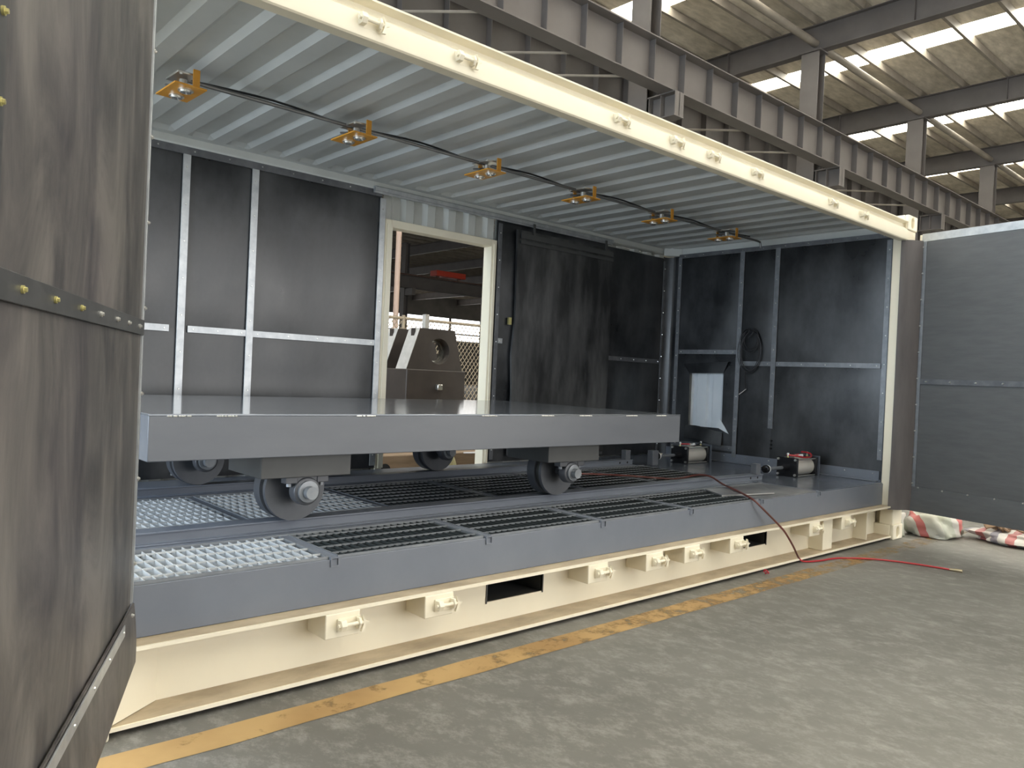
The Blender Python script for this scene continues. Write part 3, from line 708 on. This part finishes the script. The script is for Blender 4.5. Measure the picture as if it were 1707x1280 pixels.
# curved rubber over the hinge at the right post
def hinge(s, v):
    q = [Vector((5.872, 0.046, 0)), Vector((5.885, 0.0, 0)), Vector((5.94, -0.040, 0)), Vector((6.00, -0.070, 0))]
    a = 1 - s
    p = q[0] * a ** 3 + q[1] * 3 * a * a * s + q[2] * 3 * a * s * s + q[3] * s ** 3
    low = max(0.0, 1 - v * 5)
    return (p.x - 0.035 * low * (1 - s), p.y - 0.008 * low * (1 - s), 0.245 + 2.145 * v)
MB().grid(hinge, 12, 20, (-0.004, -0.004, 0)).build('hinge_rubber', 'hinge_brown', ct, angle=60)

# ------------------------------------------------------------------ blast room floor: curb, decks, rails
pf = thing('floor_frame', (3.0, 1.2, 0.27), 'blue-grey painted steel floor frame with curb and rails inside the container', 'floor frame')
MB().box(0.19, 5.90, 0.100, 0.106, 0.271, 0.440).box(0.19, 5.90, 0.106, 0.125, 0.430, 0.436).build('front_curb', 'grey_paint', pf, bevel=0.002)
MB().grid(lambda s, v: (5.90 + 0.02 * math.sin(s * PI / 2) * (1 - 0.6 * v), 0.100 + 0.05 * s, 0.272 + 0.19 * v), 5, 4, (-0.004, 0.0, 0)).build('curb_end', 'grey_paint', pf)
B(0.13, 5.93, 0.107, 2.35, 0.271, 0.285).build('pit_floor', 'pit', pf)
B(4.82, 5.925, 0.107, 2.35, 0.432, 0.447).build('end_deck', 'deck_paint', pf, bevel=0.003)
B(4.07, 4.815, 0.112, 0.545, 0.432, 0.4465).build('front_deck', 'sheet_dusty', pf, bevel=0.002)
B(0.13, 4.82, 0.560, 0.885, 0.428, 0.440).build('rail_deck', 'grey_paint', pf)
B(0.13, 4.82, 1.690, 1.93, 0.428, 0.440).build('rail_deck', 'grey_paint', pf)
B(0.13, 4.82, 1.93, 2.35, 0.428, 0.442).build('rear_deck', 'grey_paint', pf)
for y in (0.548, 0.892, 1.683): B(0.13, 4.82, y - 0.006, y + 0.006, 0.286, 0.452).build('support_angle', 'grating_steel', pf)
GX = [0.205 + 0.768 * k for k in range(7)]
for x in GX[1:]:
    m = MB().ring([(x - 0.018, 0.412), (x + 0.018, 0.412), (x + 0.018, 0.448), (x - 0.018, 0.448)], [(x - 0.013, 0.417), (x + 0.013, 0.417), (x + 0.013, 0.443), (x - 0.013, 0.443)], lambda p, q: (p[0], q, p[1]), 0.094, 0.545)
    m.build('cross_tube', 'grey_paint', pf)
for x in GX[1:-1]: B(x - 0.018, x + 0.018, 0.90, 1.675, 0.40, 0.446).build('cross_tube', 'grey_paint', pf)
def rail_(y0, x1):
    pts = [(y0 - 0.03, 0.440), (y0 + 0.11, 0.440), (y0 + 0.11, 0.446), (y0 + 0.05, 0.446), (y0 + 0.05, 0.482), (y0 + 0.085, 0.482), (y0 + 0.085, 0.490), (y0 - 0.004, 0.490), (y0 - 0.004, 0.482), (y0 + 0.004, 0.482), (y0 + 0.004, 0.446), (y0 - 0.03, 0.446)]
    r = MB().prism(pts, 'x', 0.13, x1).build('track_rail', 'grey_paint', pf, bevel=0.002)
    mbx = MB()
    for dx in (0.07, 0.17): mbx.cyl((x1 - dx, y0 + 0.0045, 0.466), (x1 - dx, y0 + 0.0025, 0.466), 0.009, 10)
    tag(mbx.build('bolt_hole', 'pit', r), kind='stuff')
    B(x1 - 0.10, x1 - 0.035, y0 + 0.0, y0 + 0.05, 0.490, 0.572).build('stop_block', 'cart_paint', r, bevel=0.003)
rail_(0.665, 5.02); rail_(1.790, 4.80)

# gratings: frame, bearing bars, cross rods
def grating(x0, x1, y0, y1, label, group, m='grating_dark', mr='grating_steel'):
    t = thing('steel_grating', ((x0 + x1) / 2, (y0 + y1) / 2, 0.418), label, 'grating', group)
    f = MB(); zt, zb = 0.450, 0.418
    f.box(x0, x1, y0, y0 + 0.006, zb, zt).box(x0, x1, y1 - 0.006, y1, zb, zt).box(x0, x0 + 0.006, y0 + 0.006, y1 - 0.006, zb, zt).box(x1 - 0.006, x1, y0 + 0.006, y1 - 0.006, zb, zt)
    f.build('frame', 'grating_steel', t)
    key = (round(y1 - y0, 3), m)
    if key not in GM:
        GM[key] = B(-0.002, 0.002, -(y1 - y0) / 2 + 0.006, (y1 - y0) / 2 - 0.006, 0, 0.030).mesh('bearing_bar', m)
    for x in frange(x0 + 0.036, x1 - 0.036, 0.036): link('bearing_bar', GM[key], (x, (y0 + y1) / 2, 0.4185), t)
    if mr not in GM:
        GM[mr] = B(-(x1 - x0) / 2 + 0.006, (x1 - x0) / 2 - 0.006, -0.003, 0.003, 0, 0.007).mesh('cross_rod', mr)
    for y in frange(y0 + 0.055, y1 - 0.055, 0.10): link('cross_rod', GM[mr], ((x0 + x1) / 2, y, 0.4435), t)
GM = {}
pos = ['first', 'second', 'third', 'fourth', 'fifth', 'sixth']
for k in range(5):
    grating(GX[k] + 0.02, GX[k + 1] - 0.02, 0.112, 0.540, f'{pos[k]} bar grating from the left in the front row behind the curb', 'gratings of the front row', *(('galv_bright', 'galv_bright') if k == 0 else ()))
for k in range(6):
    grating(GX[k] + 0.02, GX[k + 1] - 0.02, 0.90, 1.675, f'{pos[k]} bar grating from the left between the two rails', 'gratings between the rails', *(('galv_bright', 'galv_bright') if k < 2 else ()))

# ------------------------------------------------------------------ cart
CX0, CX1, CY0, CY1 = 0.372, 3.540, 0.40, 2.06
cart = thing('rail_cart', ((CX0 + CX1) / 2, (CY0 + CY1) / 2, 0.49), 'grey flat-topped steel rail cart on wheels inside the container', 'cart')
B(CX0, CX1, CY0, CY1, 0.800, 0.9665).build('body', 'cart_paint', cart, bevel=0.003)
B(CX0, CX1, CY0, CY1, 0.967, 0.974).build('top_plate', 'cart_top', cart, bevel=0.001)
wd = MB()
for x in (0.44, 0.62, 1.22, 1.92, 2.33, 2.62, 3.02, 3.30):
    for q in range(4 + int(7 * abs(math.sin(x * 9)))):
        cx = x + q * 0.010 + random.uniform(-.003, .003); wd.lathe([(-0.005, 0.001), (-0.002, 0.0034), (0.002, 0.0034), (0.005, 0.001)], (cx, CY0 - 0.001, 0.966), 'x', 6)
tag(wd.build('weld_beads', 'zinc', cart), kind='stuff')
WX = (1.057, 2.690)
for x in WX:
    for side in (0, 1):
        yf, d = (0.62, 1) if side == 0 else (1.785, 1)          # near face of the wheel
        wm = MB().lathe([(0.0, 0.03), (0.0, 0.139), (0.018, 0.141), (0.020, 0.128), (0.050, 0.128), (0.054, 0.141), (0.115, 0.141), (0.118, 0.10), (0.118, 0.03)], (x, yf, 0.632), 'y', 56)
        wh = wm.build('wheel', 'wheel_steel', cart)
        MB().lathe([(0.0, 0.1285), (0.028, 0.1285)], (x, yf + 0.021, 0.632), 'y', 48).build('groove', 'tread_dark', wh)
        MB().cyl((x, yf - 0.12, 0.632), (x, yf + 0.24, 0.632), 0.024, 24).build('axle', 'wheel_steel', wh)
        B(x - 0.222, x + 0.190, yf - 0.14, yf + 0.20, 0.702, 0.800).build('wheel_bracket', 'bracket_paint', cart, bevel=0.003)
        for yb in ((yf - 0.115,) if side == 0 else (yf - 0.115, yf + 0.15)):
            bb = MB().lathe([(0.0, 0.050), (0.004, 0.060), (0.050, 0.062), (0.055, 0.05)], (x, yb, 0.636), 'y', 32)
            bb.box(x - 0.100, x - 0.045, yb + 0.004, yb + 0.05, 0.672, 0.700).box(x + 0.045, x + 0.100, yb + 0.004, yb + 0.05, 0.672, 0.700)
            bb.box(x - 0.05, x + 0.05, yb + 0.008, yb + 0.048, 0.636, 0.702)
            be = bb.build('bearing_block', 'wheel_steel', cart, bevel=0.003)
            MB().lathe([(0.0, 0.028), (0.0, 0.046), (-0.012, 0.046), (-0.014, 0.030)], (x, yb, 0.636), 'y', 32).build('bearing_ring', 'grating_steel', be)
            MB().cyl((x, yb - 0.045, 0.634), (x, yb + 0.01, 0.634), 0.027, 24).build('shaft_end', 'grating_steel', be)
            for sx in (-0.075, 0.075): MB().cyl((x + sx, yb + 0.027, 0.657), (x + sx, yb + 0.027, 0.672), 0.011, 6).build('bolt', 'grating_steel', be)

# ------------------------------------------------------------------ pneumatic cylinders on the end deck
def cylinder(x0, yc, red, label):
    t = thing('pneumatic_cylinder', (x0 + 0.15, yc, 0.447), label, 'cylinder', 'push cylinders on the end deck')
    zc = 0.522
    fp = B(x0, x0 + 0.022, yc - 0.09, yc + 0.09, 0.447, 0.602).build('front_plate', 'black_steel', t, bevel=0.003)
    mb = MB()
    for dy in (-0.075, 0.075):
        for zz in (0.464, 0.587): mb.tube([(x0, yc + dy, zz), (x0 - 0.012, yc + dy, zz)], 0.010, 8)
    tag(mb.build('bolt_row', 'zinc', fp), kind='stuff')
    MB().lathe([(0, 0.072), (0.30, 0.072)], (x0 + 0.022, yc, zc), 'x', 40).build('barrel', 'cylinder_silver', t)
    for dy in (-0.078, 0.078):
        for zz in (0.455, 0.590): MB().cyl((x0 + 0.02, yc + dy, zz), (x0 + 0.33, yc + dy, zz), 0.006, 8).build('tie_rod', 'zinc', t)
    B(x0 + 0.322, x0 + 0.345, yc - 0.09, yc + 0.09, 0.447, 0.602).build('rear_plate', 'black_steel', t, bevel=0.003)
    B(x0 + 0.355, x0 + 0.367, yc - 0.10, yc + 0.10, 0.447, 0.612).build('back_stop', 'deck_paint', t, bevel=0.002)
    MB().cyl((x0 - 0.08, yc, zc), (x0, yc, zc), 0.030, 20).build('gland', 'black_steel', t)
    rod = MB().cyl((x0 - 0.32, yc, zc), (x0 - 0.08, yc, zc), 0.014, 16).build('piston_rod', 'cart_paint', t)
    MB().lathe([(0, 0.02), (0.004, 0.03), (0.030, 0.032), (0.036, 0.02)], (x0 - 0.345, yc, zc), 'x', 24).build('rod_eye', 'black_steel', rod)
    MB().lathe([(0, 0.032), (0.008, 0.032)], (x0 - 0.312, yc, zc), 'x', 24).build('ring', 'white_plastic', rod)
    if not red: B(x0 - 0.42, x0 - 0.34, yc - 0.03, yc + 0.03, 0.447, 0.575).build('clevis', 'cart_paint', rod, bevel=0.004)
    for dx, dy in ((0.010, 0.0), (0.332, 0.0)):
        f = MB().lathe([(0, 0.008), (0.012, 0.008)], (x0 + dx, yc + dy, 0.602), 'z', 12).build('air_fitting', 'brass', t)
        MB().lathe([(0.012, 0.005), (0.022, 0.005), (0.024, 0.009), (0.036, 0.009), (0.038, 0.004)], (x0 + dx, yc + dy, 0.602), 'z', 12).build('push_ring', 'white_plastic', f)
    B(x0 + 0.15, x0 + 0.19, yc - 0.02, yc + 0.02, 0.594, 0.622).build('valve', 'zinc', t, bevel=0.003)
    MB().cyl((x0 + 0.17, yc - 0.02, 0.615), (x0 + 0.17, yc - 0.045, 0.620), 0.010, 10).build('valve_knob', 'white_plastic', t)
    if red:
        MB().tube(spline([(x0 + 0.02, yc, 0.622), (x0 + 0.07, yc - 0.05, 0.616), (x0 + 0.17, yc - 0.065, 0.604), (x0 + 0.28, yc - 0.06, 0.606), (x0 + 0.33, yc - 0.03, 0.625), (x0 + 0.30, yc + 0.0, 0.636), (x0 + 0.25, yc + 0.01, 0.64)]), 0.007, 8).build('air_tube', 'red_hose', t)
        MB().tube(spline([(x0 + 0.03, yc + 0.02, 0.62), (x0 + 0.12, yc + 0.03, 0.612), (x0 + 0.19, yc + 0.0, 0.622)]), 0.006, 8).build('air_tube', 'red_hose', t)
    else:
        MB().tube(spline([(x0 + 0.01, yc, 0.625), (x0 + 0.06, yc + 0.03, 0.618), (x0 + 0.15, yc + 0.0, 0.617)]), 0.006, 8).build('air_tube', 'red_hose', t)
        MB().tube(spline([(x0 + 0.19, yc, 0.612), (x0 + 0.25, yc, 0.606), (x0 + 0.33, yc, 0.625)]), 0.006, 8).build('air_tube', 'black_plastic', t)
cylinder(5.43, 0.690, True, 'silver pneumatic cylinder with red air tubes at the end of the front rail')
cylinder(5.33, 1.690, False, 'silver pneumatic cylinder at the end of the rear rail, half behind the cart')

# ------------------------------------------------------------------ ceiling lamps and conduit
cd = thing('conduit', (3.2, 1.20, 2.46), 'thin grey conduit running along the container ceiling between the lamps', 'pipe')
path = [(0.70, 1.20, 2.470), (5.66, 1.20, 2.470), (5.71, 1.20, 2.466), (5.72, 1.20, 2.44), (5.72, 1.20, 2.415)]
MB().tube(path, 0.010, 8).build('pipe', 'conduit', cd)
MB().tube(spline([(0.70 + 0.443 * i, 1.222, 2.478 + (0.02 if i % 2 else 0)) for i in range(12)], 5), 0.006, 6).build('cable', 'black_plastic', cd)
def lamp(x, yaw_, label):
    y, zp = 1.185, 2.405
    t = thing('ceiling_lamp', (x, y, zp), label, 'lamp', 'lamps under the container ceiling')
    u = Vector((math.cos(yaw_), math.sin(yaw_), 0)); v = Vector((-math.sin(yaw_), math.cos(yaw_), 0)); k = Vector((0, 0, 1)); o = Vector((x, y, zp))
    MB().obox(o, u, v, k, -0.072, 0.072, -0.118, 0.118, -0.003, 0.004).build('mount_plate', 'lamp_orange', t, bevel=0.001)
    for b in (-0.10, 0.085):
        MB().obox(o, u, v, k, 0.015, 0.045, b, b + 0.006, 0.004, 0.085).build('bracket', 'lamp_orange', t)
    for b in (-0.055, 0.055):
        c = o + v * b
        ln = MB().lathe([(-0.020, 0.012), (-0.017, 0.024), (-0.006, 0.030), (-0.003, 0.030)], tuple(c), 'z', 20).build('lens', 'lens', t)
        MB().lathe([(-0.010, 0.029), (-0.010, 0.034), (-0.003, 0.034), (-0.003, 0.029)], tuple(c), 'z', 20).build('bezel', 'zinc', ln)
    MB().obox(o, u, v, k, -0.045, 0.04, -0.075, 0.075, 0.062, 0.072).build('clamp_bar', 'zinc', t, bevel=0.002)
    c = o + v * -0.02
    MB().lathe([(0.02, 0.018), (0.05, 0.018), (0.052, 0.010)], tuple(c), 'z', 14).build('junction', 'zinc', t)
    MB().tube(spline([c + k * 0.05, c + u * 0.03 + v * 0.05 + k * 0.045, c - u * 0.05 + v * 0.07 + k * 0.03, c - u * 0.04 + v * 0.02 + k * 0.02]), 0.006, 6).build('flex_lead', 'conduit', t)
for i, (x, a) in enumerate(zip((0.690, 1.590, 2.505, 3.365, 4.240, 5.125), (0.04, 0.02, -0.02, 0.01, -0.03, 0.02))):
    lamp(x, a, f'{pos[i]} orange-plated twin lamp from the left under the container ceiling')

# ------------------------------------------------------------------ loose things in the container
stl = MB(); P = [(3.999, 0.499), (3.861, 0.281), (4.326, 0.172), (4.616, 0.436)]
stl.quad8([(p[0], p[1], 0.4515) for p in P] + [(p[0], p[1], 0.460) for p in P])
shd = stl.build('metal_sheet', 'sheet_dusty')
MB().quad8([(3.861, 0.279, 0.4515), (4.326, 0.170, 0.4515), (4.326, 0.1715, 0.4515), (3.861, 0.2805, 0.4515), (3.861, 0.279, 0.460), (4.326, 0.170, 0.460), (4.326, 0.1715, 0.460), (3.861, 0.2805, 0.460)]).build('cut_edge', 'zinc', shd)
tag(shd, 'loose dark metal sheet lying on the front gratings near the right end', 'sheet')
hp = [(3.55, 1.60, 0.458), (3.90, 1.36, 0.458), (4.05, 1.20, 0.458), (4.25, 0.95, 0.458), (4.34, 0.80, 0.50), (4.33, 0.68, 0.503), (4.25, 0.53, 0.475), (4.08, 0.30, 0.468), (3.97, 0.16, 0.462), (3.93, 0.085, 0.447), (3.965, 0.045, 0.40), (4.13, 0.015, 0.28), (4.20, 0.008, 0.225), (4.31, 0.012, 0.13), (4.42, 0.02, 0.03), (4.47, 0.0, 0.009), (4.60, -0.04, 0.008), (4.80, -0.078, 0.008), (5.00, -0.24, 0.008), (5.10, -0.44, 0.008), (5.15, -0.66, 0.008)]
hs = thing('air_hose', (4.3, 0.3, 0.0), 'red air hose hanging over the container sill onto the concrete floor', 'hose')
sp_ = spline(hp, 6)
MB().tube(sp_[:14 * 6 + 1], 0.0065, 8).build('brown_length', 'brown_hose', hs)
MB().tube(sp_[14 * 6:], 0.0058, 8).build('red_length', 'red_hose', hs)
e = Vector(hp[-1]); dd = (Vector(hp[-1]) - Vector(hp[-2])).normalized()
MB().tube([e, e + dd * 0.03], 0.010, 8).tube([e + dd * 0.03, e + dd * 0.075], 0.013, 12).build('coupling', 'coupling_metal', hs)
rc = MB()
for i in range(7): rc.lathe([(-0.004, 0.006), (0.004, 0.006)], (3.94 + random.uniform(-.02, .02), -0.02 + random.uniform(-.02, .02), 0.007 + 0.006 * i * 0.6), 'zyx'[i % 3], 5)
tag(rc.build('plastic_scrap', 'red_plastic'), 'small crumpled scrap of dark red plastic on the floor by the sill', 'scrap')

cc = thing('cable_coil', (5.90, 1.36, 1.30), 'coil of thin black cable hung on the end wall lining', 'cable')
xw = 5.895
def loops(cy, cz, ry, rz, n, ph, jit):
    pts = []
    for i in range(n * 20 + 1):
        t = 2 * PI * i / 20 + ph; j = i // 20
        pts.append((xw - 0.003 * j, cy + (ry + jit * math.sin(j * 2.1)) * math.cos(t) + 0.012 * math.sin(j * 1.7), cz + (rz + jit * math.cos(j * 1.3)) * math.sin(t)))
    return pts
MB().tube(loops(1.36, 1.50, 0.105, 0.19, 4, PI / 2, 0.016), 0.0032, 6).build('loops', 'cable_dark', cc)
MB().tube(loops(1.36, 1.60, 0.085, 0.095, 3, PI / 2, 0.02), 0.0032, 6).build('loops', 'cable_dark', cc)
MB().tube(spline([(xw, 1.455, 1.66), (xw - 0.01, 1.40, 1.70), (xw - 0.01, 1.33, 1.68), (xw - 0.01, 1.38, 1.62)]), 0.005, 6).build('tie', 'black_plastic', cc)
MB().tube(spline([(xw, 1.40, 1.32), (xw, 1.398, 1.22), (xw, 1.392, 1.155), (xw, 1.385, 1.148)]), 0.0045, 6).build('tail', 'black_plastic', cc)
MB().tube([(xw, 1.385, 1.148), (xw, 1.42, 1.120), (xw, 1.455, 1.095)], 0.004, 6).build('bare_end', 'cable_white', cc)

# ------------------------------------------------------------------ sacks under the right door
def sack(name, c, r, m, seed, label, flat=0.35):
    mb = MB(); nu, nv = 40, 20; rings = []
    for j in range(1, nv):
        th = PI * j / nv; ring = []
        for i in range(nu):
            ph = 2 * PI * i / nu
            d = Vector((math.sin(th) * math.cos(ph), math.sin(th) * math.sin(ph), math.cos(th)))
            q = 1 + 0.28 * noise.noise(d * 2.1 + Vector((seed, 0, 0))) + 0.16 * abs(noise.noise(d * 5 + Vector((0, seed, 0)))) + 0.05 * noise.noise(d * 11)
            sgn = lambda w: math.copysign(abs(w) ** 0.75, w)
            p = Vector((sgn(d.x) * r[0], sgn(d.y) * r[1], sgn(d.z) * r[2])) * q
            z = c[2] + p.z
            ring.append((c[0] + p.x, c[1] + p.y, max(z, 0.002 + 0.004 * abs(d.x))))
        rings.append(ring)
    mb.loft(rings)
    return tag(mb.build(name, m, angle=75), label, 'sack')
sack('woven_sack', (6.46, -0.10, 0.085), (0.22, 0.18, 0.125), 'woven_sack', 1.3, 'crumpled red-striped woven plastic sack under the right side door')
sack('woven_sack', (6.145, 0.12, 0.08), (0.060, 0.09, 0.13), 'woven_sack', 5.9, 'small folded woven sack squeezed beside the right corner casting')
ck = sack('woven_sack', (6.74, -0.80, 0.045), (0.25, 0.45, 0.055), 'checked_sack', 8.4, 'long checked woven sack covered with brown bark pieces')
bk = MB()
for i in range(90):
    a, b = random.uniform(-0.15, 0.15), random.uniform(-0.42, 0.42)
    c = Vector((6.74 + a, -0.84 + b, 0.122 + random.uniform(-0.008, 0.02)))
    uu = Vector((random.uniform(-1, 1), random.uniform(-1, 1), random.uniform(-.4, .4))).normalized(); vv = uu.orthogonal().normalized()
    bk.obox(c, uu, vv, uu.cross(vv), -0.05, 0.05, -0.022, 0.022, -0.006, 0.006)
tag(bk.build('bark_pieces', 'bark'), 'loose brown bark chips heaped on the checked sack', 'bark', kind='stuff')

# ------------------------------------------------------------------ behind the doorway
mc = thing('machine_frame', (4.5, 4.7, 0), 'dark machine stand with two slanted plates and a round bore behind the doorway', 'machine')
circ = lambda cx, cz, r, n=32: [(cx + r * math.cos(2 * PI * i / n), cz + r * math.sin(2 * PI * i / n)) for i in range(n)]
for i, (ya, yb) in enumerate(((4.30, 4.50), (4.72, 4.92))):
    pl = MB().ring([(4.235, 1.645), (4.70, 1.645), (4.82, 1.20), (4.08, 1.20)], circ(4.495, 1.405, 0.140), lambda p, q: (p[0], q, p[1]), ya, yb).build('side_plate', 'machine_brown', mc)
    MB().quad8([(4.238, ya, 1.645), (4.238, yb, 1.645), (4.083, yb, 1.2), (4.083, ya, 1.2), (4.230, ya, 1.645), (4.230, yb, 1.645), (4.075, yb, 1.2), (4.075, ya, 1.2)]).build('machined_edge', 'machine_edge', pl)
    B(4.20, 4.215, ya + 0.06, ya + 0.12, 1.52, 1.64).build('edge_notch', 'machine_brown', pl)
    MB().ring(circ(4.495, 1.405, 0.139), circ(4.495, 1.405, 0.105), lambda p, q: (p[0], q, p[1]), ya + 0.10, ya + 0.14).build('bearing_ring', 'polished', pl)
B(4.06, 4.84, 4.26, 4.96, 0.75, 1.20).build('base_box', 'machine_brown', mc, bevel=0.01)
B(4.00, 4.90, 4.26, 4.96, 0.0, 0.75).build('plinth', 'machine_brown', mc, bevel=0.01)
B(4.34, 4.39, 4.36, 4.42, 1.645, 1.80).build('lifting_post', 'machine_edge', mc)
B(4.43, 4.50, 4.20, 4.26, 0.98, 1.05).build('grease_cup', 'polished', mc, bevel=0.012)
MB().tube([(4.90 + 0.025 * math.sin(i * 1.1), 4.8 + 0.025 * math.cos(i * 1.1), 1.1 + 0.008 * i) for i in range(60)], 0.007, 6).build('spring_hose', 'cable_white', mc)

tb = thing('timber_block', (3.6, 3.5, 0), 'brown timber block lying on the floor just behind the doorway', 'timber')
B(2.70, 4.70, 3.20, 3.55, 0.0, 0.43).build('beam', 'timber', tb, bevel=0.01)
MB().lathe([(-0.002, 0.06), (0.0, 0.055)], (3.16, 3.198, 0.30), 'y', 20).build('knot_hole', 'pit', tb)
rbm = MB().prism([(3.60, 0), (3.80, 0), (3.80, 0.03), (3.715, 0.03), (3.715, 0.62), (3.80, 0.62), (3.80, 0.65), (3.60, 0.65), (3.60, 0.62), (3.685, 0.62), (3.685, 0.03), (3.60, 0.03)], 'x', 2.6, 4.9)
tag(rbm.build('steel_beam', 'rust_red'), 'rusty red steel beam behind the timber block, seen under the cart', 'beam')
def ssk(): 
    mb = MB(); rings = []
    for j in range(1, 12):
        th = PI * j / 12
        rings.append([(3.74 + 0.10 * math.sin(th) * math.cos(2 * PI * i / 18) * (1 + .15 * noise.noise(Vector((i, j, 0)))), 3.06 + 0.07 * math.sin(th) * math.sin(2 * PI * i / 18), 0.23 + 0.23 * math.cos(th) * (1 + .1 * noise.noise(Vector((i * .7, j, 3))))) for i in range(18)])
    return mb.loft(rings)
tag(ssk().build('yellow_bag', 'sack_yellow'), 'small yellowish bag standing behind the doorway sill', 'bag')
tag(MB().tube(spline([(3.95, 3.10, 0.44), (4.00, 2.95, 0.46), (3.98, 2.75, 0.53), (3.86, 2.62, 0.56), (3.78, 2.56, 0.50), (3.70, 2.52, 0.42), (3.62, 2.50, 0.36), (3.60, 2.55, 0.1), (3.7, 2.7, 0.012)]), 0.008, 6).build('white_cable', 'cable_white'), 'thin pale cable looping over the doorway sill', 'cable')
fn_ = thing('mesh_fence', (7.4, 8.2, 0), 'tan wire mesh fence standing far behind the doorway', 'fence')
fr = MB()
for x in (4.8, 6.6, 8.4, 10.2): fr.cyl((x, 8.2, 0), (x, 8.2, 2.1), 0.03, 8)
for zz in (0.1, 2.05): fr.cyl((4.8, 8.2, zz), (10.2, 8.2, zz), 0.025, 8)
fr.build('frame', 'fence_wire', fn_)
wr = MB()
for i in range(-24, 66):
    for sgn in (-1, 1):
        xa = 4.8 + i * 0.085; xb = xa + 1.95 * 0.75
        if sgn < 0: xa, xb = xb, xa
        za, zb = 0.1, 2.05
        for lim in (4.8, 10.2):
            pass
        if min(xa, xb) < 4.8 or max(xa, xb) > 10.2: continue
        wr.tube([(xa, 8.2, za), (xb, 8.2, zb)], 0.007, 4)
tag(wr.build('wire_mesh', 'fence_wire', fn_), kind='stuff')
B(4.6, 5.9, 9.0, 9.5, 0.0, 1.42).build('blue_cabinet', 'blue_box', None, bevel=0.02)
tag(bpy.data.objects['blue_cabinet'], 'blue cabinet at the left edge of the doorway view', 'cabinet')
tag(MB().cyl((8.90, 12, 0), (8.90, 12, 5.6), 0.06, 12).build('pink_pole', 'pole_pink'), 'slim pale pink pole at the left of the doorway view', 'pole')
